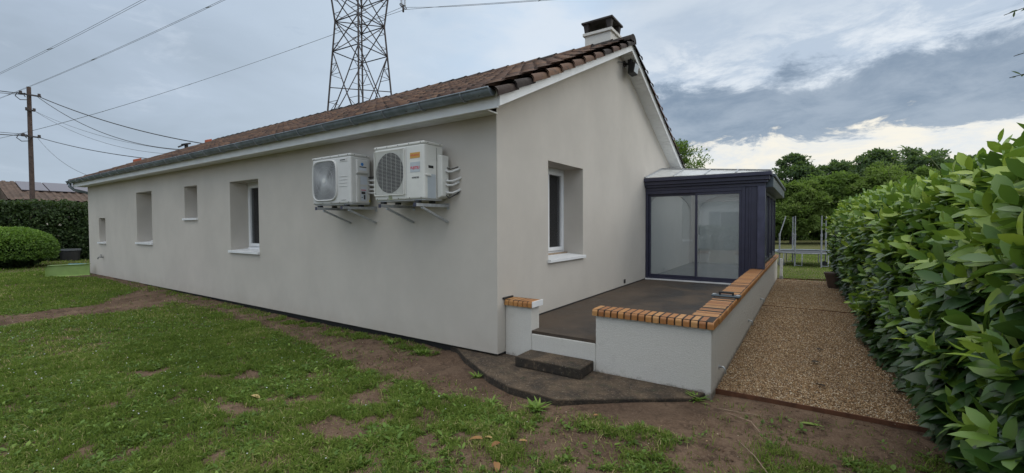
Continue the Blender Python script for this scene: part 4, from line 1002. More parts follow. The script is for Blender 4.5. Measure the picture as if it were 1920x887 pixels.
s1 = sample_lawn(900000, -4.5, 4.0, -4.2, .2, 1.0)
s2 = sample_lawn(700000, -18, -3, -4.5, .1, 1.25)
s3 = sample_lawn(200000, -32, -14, -9, 8, 1.0)
s4 = sample_lawn(160000, 1.5, 9, 10.3, 24, .8)
build = [blades(*s1, .028, .062, .0056), blades(*s2, .028, .058, .0056), blades(*s3, .035, .07, .006), blades(*s4, .02, .045, .005)]
gr = build_leaves('grass', 'grass', None, build); tag(gr, 'short green grass of the lawn thinning over worn soil', 'grass', kind='stuff')

# ---- broad leaved weeds and clover in the lawn
def rosettes(N, x0, x1, y0, y1):
    x, y, d = sample_lawn(N, x0, x1, y0, y1, .9)
    k = fbm(x, y, 3.1, 91) > RNG.uniform(.3, .6, len(x)); x, y, d = x[k], y[k], d[k]
    n = RNG.integers(3, 8, len(x)); ix = np.repeat(np.arange(len(x)), n); m = len(ix)
    sz = (RNG.uniform(.012, .034, len(x))*(1+.5*(RNG.uniform(0, 1, len(x)) > .85)))[ix]*RNG.uniform(.7, 1.2, m)
    a = RNG.uniform(0, 2*pi, m); up = RNG.uniform(.1, 1.1, m); st = sz*RNG.uniform(.1, .5, m)
    dv_ = np.stack([np.cos(a), np.sin(a), up], 1)
    pos = np.stack([x[ix]+np.cos(a)*st, y[ix]+np.sin(a)*st, gz(x, y)[ix]+.004+up*st*.8], 1)
    nr = np.stack([-np.cos(a)*up, -np.sin(a)*up, np.ones(m)], 1)+RNG.normal(0, .2, (m, 3))
    rr = np.clip(.45+.5*(fbm(x, y, 1.7, 5)-.5)+RNG.normal(0, .18, len(x)), 0, 1)[ix]+RNG.normal(0, .06, m)
    return leaves(pos, dv_, nr, sz, sz*RNG.uniform(.28, .55, m), rr, segs=3, droop=.30)
wd = build_leaves('weeds', 'weed', None, [rosettes(120000, -3.5, 3.8, -4.0, .1), rosettes(50000, -10, -3.5, -4.2, .0)])
tag(wd, 'low broad leaved weeds and clover scattered through the lawn', 'weeds', kind='stuff')
def tuft(x, y, n, h, name, lab, grp):
    a = RNG.uniform(0, 2*pi, n); up = RNG.uniform(.5, 1.6, n); L = h*RNG.uniform(.6, 1.15, n)
    pos = np.stack([x+RNG.normal(0, h*.22, n), y+RNG.normal(0, h*.22, n), gz(np.full(n, x), np.full(n, y))-.003], 1)
    dv_ = np.stack([np.cos(a), np.sin(a), up], 1); nr = np.stack([-np.cos(a)*up, -np.sin(a)*up, np.ones(n)], 1)
    o = build_leaves(name, 'weed', None, [leaves(pos, dv_, nr, L, L*RNG.uniform(.12, .26, n), np.clip(RNG.normal(.65, .15, n), 0, 1), 4, droop=.35)])
    return tag(o, lab, 'weed', grp)
for (x, y, n, h, lab) in ((1.02, -.86, 46, .12, 'leafy green weed against the front edge of the concrete apron'), (.62, -.95, 30, .09, 'small weed in the soil left of the apron corner'),
                          (2.12, .02, 34, .10, 'small weed growing at the corner foot of the low wall'), (-.95, -.22, 50, .11, 'grassy tuft under the long wall near the apron'),
                          (-1.6, -.16, 40, .09, 'low tuft under the long wall below the right air conditioner'), (.1, -.5, 26, .08, 'small weed beside the left edge of the apron')):
    tuft(x, y, n, h, 'weed_tuft', lab, 'weeds growing along the edges')

Vs, Fs, rs = pebbles(420, -7, 1.2, -4, -.9, .005, .010, lambda x, y: gz(x, y)+.035)
px = Vs.reshape(-1, 6, 3).mean(1); kk = np.where(cover(px[:, 0], px[:, 1]) > .5)[0]
Vk = Vs.reshape(-1, 6, 3)[kk].reshape(-1, 3); Fk = (Fs[:8][None]+(np.arange(len(kk))*6)[:, None, None]).reshape(-1, 3)
tag(npmesh('clover_flowers', Vk, Fk, 'white', n=3), 'tiny white clover flowers dotted through the lawn', 'flowers', kind='stuff')
# ---- crumbs of earth
Vs, Fs, rs = pebbles(26000, -9, 3.65, -3.6, .38, .003, .013, lambda x, y: gz(x, y)-.003)
px = Vs.reshape(-1, 6, 3).mean(1); kk = np.where((cover(px[:, 0], px[:, 1]) < .62) & ~((px[:, 0] > -.7) & (px[:, 0] < 2.2) & (px[:, 1] > -.70)) & (RNG.uniform(0, 1, len(px)) < np.clip(.25+fbm(px[:, 0], px[:, 1], 2.4, 19)*1.2-.3, 0, 1)))[0]
Vk = Vs.reshape(-1, 6, 3)[kk].reshape(-1, 3); Fk = (Fs[:8][None]+(np.arange(len(kk))*6)[:, None, None]).reshape(-1, 3)
M['clod'] = m_rnd('clod', [(0, (.075, .042, .027)), (.6, (.15, .092, .060)), (1, (.25, .165, .11))], .95, .1)
tag(npmesh('soil_crumbs', Vk, Fk, 'clod', rnd=rs.reshape(-1, 8)[kk].ravel(), n=3), 'crumbs of brown earth lying on the bare soil', 'soil', kind='stuff')
# ---- fallen leaves and twigs
for (x, y, s_, c_, lab) in ((.984, -1.545, .10, .35, 'orange brown fallen leaf, leftmost of the cluster in the grass'), (1.04, -1.50, .075, .8, 'yellow fallen leaf lying next to the orange brown one'), (1.12, -1.52, .085, .15, 'reddish fallen leaf in the middle of the cluster'),
                            (1.22, -1.43, .06, .6, 'small tan fallen leaf right of the cluster'), (1.247, -1.744, .10, .3, 'curled brown fallen leaf nearest the camera'), (1.53, -1.72, .09, .5, 'brown fallen leaf at the bottom edge of the lawn'),
                            (-1.242, -2.072, .11, .98, 'pale yellow fallen leaf in the grass left of the centre'), (1.51, -.552+-.25, .05, .4, 'small brown fallen leaf near the apron')):
    a = random.uniform(0, 6.28); z = float(gz(x, y))+.03
    o = build_leaves('fallen_leaf', 'deadleaf', None, [leaves(np.array([[x, y, z]]), np.array([[cos(a), sin(a), .15]]), np.array([[.2, .1, 1.]]), s_, s_*.45, np.array([c_]), 6, droop=.28, fold=.22)])
    tag(o, lab, 'leaf', 'fallen leaves on the lawn')
o = build_leaves('fallen_leaf', 'weed', None, [leaves(np.array([[2.86, .02, -.065]]), np.array([[1., .15, .03]]), np.array([[0, .1, 1.]]), .15, .055, np.array([1.]), 6, droop=.05)]); tag(o, 'large pale green leaf lying on the bare soil before the gravel', 'leaf')
for (pts, lab) in (([(2.2, -.02, -.075), (2.35, -.06, -.06), (2.5, -.03, -.065), (2.66, .0, -.072)], 'thin crooked twig on the bare soil by the wall corner'), ([(2.5, -.55, -.07), (2.62, -.75, -.055), (2.74, -.98, -.07)], 'pale straw coloured stalk lying on the soil in front of the gravel'),
                   ([(2.38, -.1, -.07), (2.55, -.2, -.055), (2.62, -.33, -.07)], 'short twig branching away from the crooked one')):
    b = MB(); b.tube(pts, .0035, 5); tag(b.build('twig', 'wood2', smooth=True), lab, 'twig')
for (x, y, lab) in ((2.95, 1.75, 'dark dead leaf on the gravel, farther one'), (3.05, .95, 'dark dead leaf on the gravel, nearer one'), (3.0, 2.35, 'small dark leaf on the gravel near the hedge')):
    a = random.uniform(0, 6.28); o = build_leaves('dead_leaf', 'bark', None, [leaves(np.array([[x, y, -.04]]), np.array([[cos(a), sin(a), .1]]), np.array([[.2, .1, 1.]]), .10, .045, np.array([.1]), 5, droop=.2, fold=.25)]); tag(o, lab, 'leaf')

# ---- laurel hedge
def hedge_face(y): return 3.70 - .008*np.clip(y, 0, 10) + .10*(fbm(y, y*0, .8, 41)-.5)*2
def hedge_shell(N, y0=-1.9, y1=10.4):
    """points on the hedge skin (near face, shoulder, top, far end) with outward normals"""
    t = RNG.uniform(0, 1, N); y = y0+(y1-y0)*RNG.uniform(0, 1, N)**1.25
    K = .13*.5*(1-sst(y, 2, 8)); prof = t*(2.05+1.3)                      # run up the face, then across the top
    zc = np.clip(prof, 0, 2.05); up = prof > 1.80
    ang = np.clip((prof-1.75)/.6, 0, 1)*pi/2
    bul = .12*np.sin(pi*np.clip(prof/2.0, 0, 1))
    x = hedge_face(y) - bul + np.where(prof < 1.75, 0, .38*(1-np.cos(ang))+np.clip(prof-2.35, 0, 2))
    z = ZG + np.where(prof < 1.75, prof, 1.75+.30*np.sin(ang))*(.965-K)
    nx = -np.cos(ang); nz = np.sin(ang)
    lump = (fbm(y+zc*.7, prof*1.0, 1.7, 61)-.5)*.34
    x += nx*lump; z += nz*lump*.8 + .10*(fbm(y, y*0+3, .55, 9)-.5)*(prof/2)
    endm = y > y1-.4
    n = np.stack([nx, np.where(endm, .8, 0), nz], 1)
    return np.stack([x, y, z], 1), n, prof
hedge = thing('laurel_hedge', 'tall laurel hedge with large glossy leaves along the right of the gravel', 'hedge', (4.3, 4.5, ZG))
P, Nn, pr = hedge_shell(33000)
dep = RNG.exponential(.11, len(P)); dep[dep > .5] = .3
pos = P - Nn*dep[:, None]
d_ = Nn*RNG.uniform(.5, 1.1, (len(P), 1)) + RNG.normal(0, .55, (len(P), 3)); d_[:, 2] += np.where(pr < 1.8, -.28, .25); d_[:, 1] += -.25
nr = Nn*.55+np.array([0, 0, 1.0])+RNG.normal(0, .35, (len(P), 3))
L = .07+.13*RNG.beta(1.6, 1.8, len(P)); W_ = L*RNG.uniform(.40, .54, len(P))
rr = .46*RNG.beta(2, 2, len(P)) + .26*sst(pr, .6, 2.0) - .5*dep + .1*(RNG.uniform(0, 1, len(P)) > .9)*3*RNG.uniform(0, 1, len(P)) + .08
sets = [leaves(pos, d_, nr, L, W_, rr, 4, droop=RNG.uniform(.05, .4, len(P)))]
# young shoots with pale leaves
NS = 1500; P2, N2, p2_ = hedge_shell(NS*3); k = (p2_ > .5) & (RNG.uniform(0, 1, len(P2)) < .25+.75*sst(p2_, 1.0, 2.1)); P2, N2, p2_ = P2[k][:NS], N2[k][:NS], p2_[k][:NS]
ax = N2*.6+np.array([0, -.05, .75])+RNG.normal(0, .35, P2.shape); ax /= np.linalg.norm(ax, axis=1, keepdims=True)
SL = RNG.uniform(.07, .22, len(P2)); nl = 7
tt = np.tile(np.linspace(.1, 1, nl), len(P2)); ix = np.repeat(np.arange(len(P2)), nl)
A_ = ax[ix]; u_ = np.cross(A_, RNG.normal(size=(1, 3))); u_ /= np.linalg.norm(u_, axis=1, keepdims=True); w_ = np.cross(A_, u_)
ph = np.tile(np.arange(nl)*2.4, len(P2))+RNG.uniform(0, 6, len(P2))[ix]
rad = u_*np.cos(ph)[:, None]+w_*np.sin(ph)[:, None]
dd = rad*(1.15-.75*tt)[:, None]+A_*(.25+.8*tt)[:, None]
LL = RNG.uniform(.09, .18, len(ix))*(1.05-.35*tt)
base_r = RNG.uniform(.66, .98, len(P2))[ix]
sets.append(leaves(P2[ix]+A_*(SL[ix]*tt)[:, None], dd, A_+rad*-.2+RNG.normal(0, .1, A_.shape), LL, LL*RNG.uniform(.38, .5, len(ix)), base_r+RNG.normal(0, .05, len(ix))-.12*(tt < .3), 4, droop=.25))
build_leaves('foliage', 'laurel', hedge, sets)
# woody inside : upright stems and a dense dark twig mass
b = MB()
for i in range(60):
    y = -1.7+12*i/60+random.uniform(-.08, .08); x = 4.15+random.uniform(-.15, .3)-.03*max(0, y)
    b.tube([(x, y, ZG-.02), (x+random.uniform(-.15, .15), y+random.uniform(-.1, .1), .7), (x+random.uniform(-.3, .2), y+random.uniform(-.2, .2), 1.5)], [.028, .02, .008], 6)
b.build('stems', 'bark', hedge, smooth=True)
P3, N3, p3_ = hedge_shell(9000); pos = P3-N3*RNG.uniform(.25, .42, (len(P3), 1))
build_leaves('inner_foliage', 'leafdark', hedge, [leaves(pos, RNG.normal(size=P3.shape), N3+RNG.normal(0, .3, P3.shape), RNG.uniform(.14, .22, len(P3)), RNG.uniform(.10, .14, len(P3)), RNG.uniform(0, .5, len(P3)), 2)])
# a few long new tendrils
tl_ = []
for (p0, p1, p2) in (((3.45, 9.4, 1.25), (3.2, 9.6, 1.34), (2.95, 9.9, 1.22)), ((3.7, 2.2, 1.35), (3.45, 2.15, 1.40), (3.2, 2.2, 1.34)), ((3.8, 3.3, 1.9), (3.72, 3.2, 2.1), (3.78, 3.15, 2.28)), ((3.72, 1.2, .85), (3.5, 1.2, .82), (3.33, 1.3, .86)), ((3.9, 1.5, 1.92), (3.8, 1.4, 2.05), (3.62, 1.35, 2.15)), ((3.6, 6, 1.8), (3.4, 6, 1.88), (3.22, 6.1, 1.85))):
    b = MB(); b.tube([p0, p1, p2], [.005, .004, .002], 5); b.build('tendril', 'stem', hedge, smooth=True)
    for q in (p1, p2):
        for k in range(3): tl_.append((q, (random.uniform(-1, .3), random.uniform(-1, 1), random.uniform(-.2, 1))))
pp = np.array([a for a, _ in tl_], float); dd = np.array([c for _, c in tl_], float)
build_leaves('tendril_leaves', 'laurel', hedge, [leaves(pp, dd, np.tile([[0, 0, 1.]], (len(pp), 1))+RNG.normal(0, .3, pp.shape), .07, .026, RNG.uniform(.75, 1, len(pp)), 3)])

# ---- brown pot at the far foot of the hedge
pt = thing('flower_pot', 'brown earthenware pot half hidden at the far foot of the laurel hedge', 'pot', (3.46, 8.9, -.07))
b = MB(); b.tube([(3.46, 8.9, -.07), (3.46, 8.9, .12), (3.46, 8.9, .25)], [.15, .19, .22], 20); b.build('pot', 'terracotta', pt, smooth='auto')
b = MB(); b.tube([(3.46, 8.9, .25), (3.46, 8.9, .30)], [.235, .235], 20); b.build('rim', 'terracotta', pt, smooth='auto')

# ================================================================== trees
def crown(name, mat, parent, blobs, nl, size, dark=0.0, dens=1.0):
    """foliage from many clumps on ellipsoid lobes; blobs = [(centre, radii, clumps)]"""
    V = []; 
    pos = []; out = []; rr = []
    for (c, r, nc) in blobs:
        c = np.array(c, float); r = np.array(r, float)
        u = rdir(nc, .25); rad = RNG.uniform(.55, 1.05, nc)**.6
        cc = c+u*r*rad[:, None]; cr = RNG.uniform(.16, .34, nc)*r.mean()
        k = RNG.integers(int(nl*.6), int(nl*1.4), nc); ix = np.repeat(np.arange(nc), k)
        q = rdir(len(ix)); rq = RNG.uniform(0, 1, len(ix))**.45
        pos.append(cc[ix]+q*(cr[ix]*rq)[:, None]*np.array([1.15, 1.15, .75])); out.append(u[ix]*.5+q*.8)
        rr.append(np.clip(.45+RNG.normal(0, .16, nc)[ix]+.12*q[:, 2]+RNG.normal(0, .12, len(ix)), 0, 1))
    pos = np.vstack(pos); out = np.vstack(out); rr = np.concatenate(rr)
    d = out+RNG.normal(0, .6, pos.shape); d[:, 2] -= .25; n = out+np.array([0, 0, .6])+RNG.normal(0, .5, pos.shape)
    L = size*RNG.uniform(.6, 1.3, len(pos))
    v, f, r = quads(pos, d, n, L, L*.62, rr); return npmesh(name, v, f, mat, parent, rnd=r)
def tree(x, y, z0, top, hw, mat, label, group, size=.17, nl=70, low=.15, name='tree', lobes=7, cat='tree'):
    h = top-z0; t = thing(name, label, cat, (x, y, z0), group)
    cz = z0+h*(low+(1-low)*.5); rz = h*(1-low)*.5
    bl = [((x, y, cz+rz*.12), (hw*.84, hw*.84, rz*.84), 40)]
    tips = []
    for i in range(lobes):
        a = i*2*pi/lobes+random.uniform(-.4, .4); e = random.uniform(-.75, .8)
        c = (x+cos(a)*hw*.58*(1-.3*abs(e)), y+sin(a)*hw*.58*(1-.3*abs(e)), cz+rz*.62*e); r = hw*random.uniform(.42, .6)
        bl.append((c, (r, r, r*random.uniform(.7, 1)), 13)); tips.append(c)
    bl.append(((x+random.uniform(-.15, .15)*hw, y, top-rz*.38), (hw*.58, hw*.58, rz*.36), 16))
    crown('crown', mat, t, bl, nl, size)
    b = MB(); r0 = max(.05, hw*.075)
    b.tube([(x, y, z0-.1), (x+.05*hw, y, z0+h*.3), (x-.04*hw, y, z0+h*.6), (x, y, z0+h*.85)], [r0*1.2, r0*.8, r0*.5, r0*.15], 8)
    for c in tips: b.tube([(x, y, z0+h*.28), tuple((np.array(c)*.6+np.array((x, y, z0+h*.35))*.4)), c], [r0*.45, r0*.3, r0*.08], 6)
    b.build('trunk', 'bark', t, smooth=True); return t
G1 = 'trees beyond the lawn'
for (x, y, top, hw, m_, lab) in ((1.8, 50.7, 8.5, 2.5, 'leaftree3', 'tall dark rounded tree standing just right of the conservatory roof'), (5.7, 58.2, 8.4, 2.9, 'leaftree3', 'dark far tree second from the conservatory'),
        (8.9, 55.6, 9.1, 2.6, 'leaftree3', 'tall far tree with pointed top behind middle of the tree line'), (12.9, 59.4, 9.4, 3.6, 'leaftree3', 'broad tall far tree above the middle of the laurel hedge'),
        (17.3, 66., 8.8, 3.4, 'leaftree3', 'far tree right of the broad tall one'), (20.5, 64.5, 8.3, 3.0, 'leaftree3', 'far tree rightmost behind the laurel hedge')):
    tree(x, y, -.1, top, hw, m_, lab, G1, size=.30, nl=130, low=.06, lobes=10)
G2 = 'medium green trees at the end of the garden'
for (x, y, top, hw, m_, lab) in ((-.6, 44., 5.7, 2.4, 'leaftree', 'medium tree hidden mostly behind the conservatory roof'), (1.9, 36., 4.7, 2.3, 'leaftree2', 'pale green drooping tree beside the conservatory above the trampoline'),
        (4.4, 38.5, 5.5, 2.6, 'leaftree', 'bushy green tree behind the right half of the trampoline'), (7.2, 38.2, 5.7, 2.6, 'leaftree2', 'light green bushy tree right of the trampoline'), (9.9, 39.5, 5.4, 2.5, 'leaftree', 'green tree showing above the low part of the laurel hedge'),
        (12.8, 43.4, 5.4, 2.7, 'leaftree', 'green tree behind the laurel hedge, second from right'), (16., 45.5, 5.4, 2.9, 'leaftree2', 'green tree behind the laurel hedge, rightmost')):
    tree(x, y, -.1, top, hw, m_, lab, G2, size=.20, nl=170, low=.0, lobes=11)
def clipped(name, x0, x1, y0, y1, z0, z1, N, size, mat, label, lump=.25, cat='hedge', face='y', stems=True):
    """long clipped hedge as a leaf shell round a woody core"""
    t = thing(name, label, cat, ((x0+x1)/2, (y0+y1)/2, z0)); dx, dy, dz = x1-x0, y1-y0, z1-z0
    areas = np.array([dx*dz, dx*dz, dy*dz, dy*dz, dx*dy]); ch = RNG.choice(5, N, p=areas/areas.sum()); u, v = RNG.uniform(0, 1, N), RNG.uniform(0, 1, N)
    P = np.zeros((N, 3)); Nn = np.zeros((N, 3))
    for i, (nv, fn) in enumerate((((0,-1,0), lambda u, v: (x0+u*dx, y0+0*u, z0+v*dz)), ((0,1,0), lambda u, v: (x0+u*dx, y1+0*u, z0+v*dz)), ((-1,0,0), lambda u, v: (x0+0*u, y0+u*dy, z0+v*dz)), ((1,0,0), lambda u, v: (x1+0*u, y0+u*dy, z0+v*dz)), ((0,0,1), lambda u, v: (x0+u*dx, y0+v*dy, z1+0*u)))):
        m = ch == i; P[m] = np.stack(fn(u[m], v[m]), 1); Nn[m] = nv
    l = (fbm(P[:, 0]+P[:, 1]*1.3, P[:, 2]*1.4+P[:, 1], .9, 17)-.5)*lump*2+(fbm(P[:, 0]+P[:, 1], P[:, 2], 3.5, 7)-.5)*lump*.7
    P += Nn*l[:, None]; P -= Nn*RNG.exponential(size*.8, (N, 1))
    d = Nn*.6+RNG.normal(0, .7, (N, 3)); n = Nn*.8+np.array([0, 0, .8])+RNG.normal(0, .4, (N, 3)); L = size*RNG.uniform(.6, 1.3, N)
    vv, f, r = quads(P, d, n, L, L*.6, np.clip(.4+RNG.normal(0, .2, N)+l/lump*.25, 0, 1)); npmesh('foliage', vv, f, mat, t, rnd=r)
    b = MB(); k = int(max(dx, dy)/.7)
    for i in range(k):
        f_ = (i+.5)/k; bx, by = (x0+dx*f_, (y0+y1)/2) if dx > dy else ((x0+x1)/2, y0+dy*f_)
        for q in range(3): b.tube([(bx, by, z0-.05), (bx+random.uniform(-.3, .3), by+random.uniform(-.3, .3), z0+dz*.5), (bx+random.uniform(-.5, .5), by+random.uniform(-.5, .5), z0+dz*.9)], [.06, .04, .015], 5)
    b.build('stems', 'bark', t, smooth=True)
    # dense leaf litter sheet through the middle so no daylight comes through
    P4 = np.stack([RNG.uniform(x0+.15*min(dx, 1), x1-.15*min(dx, 1), N//3), RNG.uniform(y0+.15*min(dy, 1), y1-.15*min(dy, 1), N//3), RNG.uniform(z0, z1-.15, N//3)], 1); L = size*2.4
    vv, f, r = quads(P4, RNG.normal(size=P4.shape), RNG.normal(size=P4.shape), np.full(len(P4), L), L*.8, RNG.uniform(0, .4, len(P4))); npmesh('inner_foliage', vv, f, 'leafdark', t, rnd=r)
    return t
clipped('clipped_hedge', -6, 3.0, 44.5, 46.2, -.1, 2.9, 16000, .12, 'leafbush', 'bright clipped hedge at the far end of the lawn by the conservatory')
clipped('clipped_hedge', 3.3, 24, 45.2, 47.5, -.1, 2.7, 30000, .15, 'leafdark', 'dark clipped hedge closing the lawn behind the trampoline', .35)
# tree just behind the house
t = tree(-1.55, 14.2, -.1, 4.75, 1.35, 'leaftree', 'leafy tree rising behind the house gable beside the conservatory roof', None, size=.085, nl=95, low=.35, lobes=9)
tree(-6.5, 40, -.1, 6.0, 3.2, 'leaftree3', 'dark tree far behind the house, seen beside its gable', G1, size=.22, nl=60, low=.1)
# thin branches entering at the upper right come from a slender tree beyond the hedge end
t = thing('slender_tree', 'slender tree by the hedge with thin drooping twigs against the sky', 'tree', (5.0, -.35, -.1))
b = MB(); b.tube([(5.0, -.35, -.15), (4.97, -.3, 1.2), (5.02, -.35, 2.3), (4.95, -.33, 3.3)], [.045, .035, .025, .01], 8); b.build('trunk', 'bark', t, smooth=True)
b = MB(); pp = []; dd = []
for (tip, z0_) in (((3.86, -.10, 2.72), 2.75), ((3.90, -.12, 2.46), 2.5), ((3.89, -.10, 2.34), 2.3), ((4.05, -.2, 2.95), 3.0), ((5.6, -.1, 3.2), 2.6), ((5.5, -.9, 2.9), 2.3), ((4.7, .5, 3.1), 2.4)):
    p0 = Vector((4.98, -.34, z0_)); p2 = Vector(tip); p1 = (p0+p2)/2+Vector((0, 0, .10)); pts = [p0.lerp(p1, s/4) if s < 4 else p1.lerp(p2, (s-4)/4) for s in range(9)]
    b.tube(pts, list(np.linspace(.010, .002, 9)), 5)
    for s in range(4, 9):
        for k in range(6): pp.append(pts[s-1].lerp(pts[s], random.random())); dd.append((pts[s]-pts[s-1]).normalized()*.5+Vector((random.gauss(0, .5), random.gauss(0, .5), random.gauss(0, .5))))
b.build('branches', 'bark', t, smooth=True)
pp = np.array(pp); dd = np.array(dd)
build_leaves('leaves', 'leafdark', t, [leaves(pp, dd, RNG.normal(size=pp.shape), RNG.uniform(.03, .055, len(pp)), .011, RNG.uniform(.3, 1, len(pp)), 3)])

# ================================================================== trampoline
tr = thing('trampoline', 'round trampoline with tall grey net poles on the lawn', 'trampoline', (2.9, 14.6, -.05))
TC = np.array((2.85, 15.85)); R0 = 1.12; zm = .40
b = MB(); pts = [(TC[0]+cos(a)*R0, TC[1]+sin(a)*R0, zm) for a in np.linspace(0, 2*pi, 41)]; b.tube(pts, .022, 8); b.build('frame', 'greysteel', tr, smooth=True)
b = MB(); b.disc((*TC, zm-.004), R0*.84, (0, 0, 1), .008, 40); b.build('mat', 'dark', tr)
b = MB(); n = 40; ri = [(TC[0]+cos(2*pi*i/n)*R0*.84, TC[1]+sin(2*pi*i/n)*R0*.84, zm+.012) for i in range(n)]; rd = [(TC[0]+cos(2*pi*i/n)*R0*1.0, TC[1]+sin(2*pi*i/n)*R0*1.0, zm+.026) for i in range(n)]
b.add(ri+rd, [(i, (i+1) % n, n+(i+1) % n, n+i) for i in range(n)]); b.add([(x, y, z+.02) for x, y, z in ri]+[(x, y, z+.018) for x, y, z in rd], [(i, (i+1) % n, n+(i+1) % n, n+i) for i in range(n)]); b.build('spring_cover', 'zinc', tr)
for k, (px, py) in enumerate(((2.40, 16.9), (2.52, 14.85), (3.48, 16.79), (2.03, 15.15), (3.95, 15.9), (3.3, 14.8))):
    a = atan2(py-TC[1], px-TC[0]); lean = .22 if k == 3 else .0
    b = MB(); b.tube([(px, py, -.08), (px, py, 1.05)], .026, 8); b.tube([(px, py, 1.05), (px+lean*.83, py+lean*.56, 1.74)], .018, 8); b.tube([(px, py, 1.0), (px, py, 1.1)], .032, 8); b.build('pole', 'greysteel', tr, smooth='auto')
    a2 = a+.22; b = MB(); qx, qy = TC[0]+cos(a2)*R0, TC[1]+sin(a2)*R0
    b.tube([(px, py, -.03), (qx, qy, -.05), (qx, qy, zm)], .018, 8); b.build('leg', 'greysteel', tr, smooth=True)
wx, wy = 3.44, 15.4
b = MB(); b.disc((wx-.03, wy-.08, .03), .085, (0, -1, 0), .06, 18); b.build('wheel', 'dark', tr)

# ================================================================== left side of the garden
def ball_bush(name, x, y, r, h, N, size, mat, label):
    t = thing(name, label, 'bush', (x, y, -.05)); u = rdir(N, .1); u[:, 2] = np.where(u[:, 2] < -.35, -u[:, 2], u[:, 2])
    l = 1+(fbm(u[:, 0]*2+5, u[:, 2]*2+u[:, 1]*2, 1.6, 3)-.5)*.10+(fbm(u[:, 0]*2+9, u[:, 2]*2-u[:, 1]*2, 6, 4)-.5)*.07
    q = np.sign(u)*np.abs(u)**.8; q /= np.maximum(np.linalg.norm(q, axis=1, keepdims=True), 1e-6)**.6
    P = np.array([x, y, h*.45])+q*np.array([r, r, h*.56])*l[:, None]*(1-RNG.exponential(.05, (N, 1)))
    d = u*.7+RNG.normal(0, .6, (N, 3)); n = u+np.array([0, 0, .5])+RNG.normal(0, .4, (N, 3)); L = size*RNG.uniform(.6, 1.3, N)
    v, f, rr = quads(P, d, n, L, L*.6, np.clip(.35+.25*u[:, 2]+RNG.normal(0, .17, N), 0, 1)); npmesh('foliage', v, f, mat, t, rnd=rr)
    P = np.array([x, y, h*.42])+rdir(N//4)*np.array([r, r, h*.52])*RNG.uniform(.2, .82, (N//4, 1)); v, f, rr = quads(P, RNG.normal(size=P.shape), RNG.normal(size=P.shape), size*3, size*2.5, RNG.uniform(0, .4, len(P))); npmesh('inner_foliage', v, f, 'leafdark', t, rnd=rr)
    b = MB()
    for k in range(7): a = k*.9; b.tube([(x+.1*cos(a), y+.1*sin(a), -.1), (x+r*.4*cos(a), y+r*.4*sin(a), h*.4), (x+r*.7*cos(a), y+r*.7*sin(a), h*.75)], [.03, .02, .006], 5)
    b.build('stems', 'bark', t, smooth=True); return t
ball_bush('round_bush', -20.85, -1.2, 1.38, 1.42, 30000, .065, 'leafbush', 'large clipped round green bush on the lawn')
clipped('tall_hedge', -25.2, -23.9, -9, 9, -.1, 2.55, 52000, .10, 'leafdark', 'tall dark green hedge along the left end of the garden', .3)
tree(-38.3, -.4, -.1, 3.95, 1.5, 'leafbush', 'light green tree top at the far left above the hedge', None, size=.12, nl=60)
# plant tub
pt = thing('plant_tub', 'dark grey round tub standing by the hedge beyond the house corner', 'tub', (-23.7, 1.05, -.08))
b = MB(); b.tube([(-23.7, 1.05, -.08), (-23.7, 1.05, .40)], [.29, .33], 24); b.build('tub', 'dark', pt, smooth='auto')
b = MB(); b.tube([(-23.7, 1.05, .42), (-23.7, 1.05, .49)], [.355, .355], 24); b.build('rim', 'cable2', pt, smooth='auto')
# plastic slide lying on its side : channel section, flared foot
sl = thing('toy_slide', 'light green plastic toy slide lying on its side by the house corner', 'toy', (-16.2, -.5, 0))
prof = [(-.02, .0), (.02, .0), (.045, .03), (.05, .30), (.03, .335), (.07, .345), (.10, .325), (.10, .31), (.075, .315), (.07, .30), (.07, .04), (.10, .02), (.10, -.02), (-.02, -.02)]
pa, pb = Vector((-15.62, -1.0, -.02)), Vector((-15.2, -.14, -.01)); ax_ = (pb-pa).normalized(); ot = Vector((ax_.y, -ax_.x, 0))
b = MB(); rings = []
for s_, sc, bow in ((0, .82, .06), (.04, .97, .03), (.1, 1, .0), (.5, 1, -.01), (.9, 1.0, .0), (1, 1.06, .02)):
    base = pa.lerp(pb, s_); rings.append([base+ot*(-(p-.05)*2.0+bow)+Vector((0, 0, z*sc)) for p, z in prof])
m = len(prof); vs = [v for r_ in rings for v in r_]
b.add(vs, [(i*m+j, i*m+(j+1) % m, (i+1)*m+(j+1) % m, (i+1)*m+j) for i in range(len(rings)-1) for j in range(m)]+[tuple(range(m)), tuple(range((len(rings)-1)*m, len(rings)*m))])
b.build('chute', 'green_pl', sl, smooth='auto')
sb = thing('toy_ladder', 'blue plastic toy piece lying behind the green slide', 'toy', (-17.0, .1, 0))
b = MB(); b.bar((-17.5, -.15, .14), (-16.0, .22, .20), .10, .16); b.build('rail', 'blue_pl', sb, bevel=.02)
b = MB(); b.bar((-17.3, .05, .05), (-16.2, .30, .08), .05, .05); b.build('rung', 'blue_pl', sb, bevel=.01)

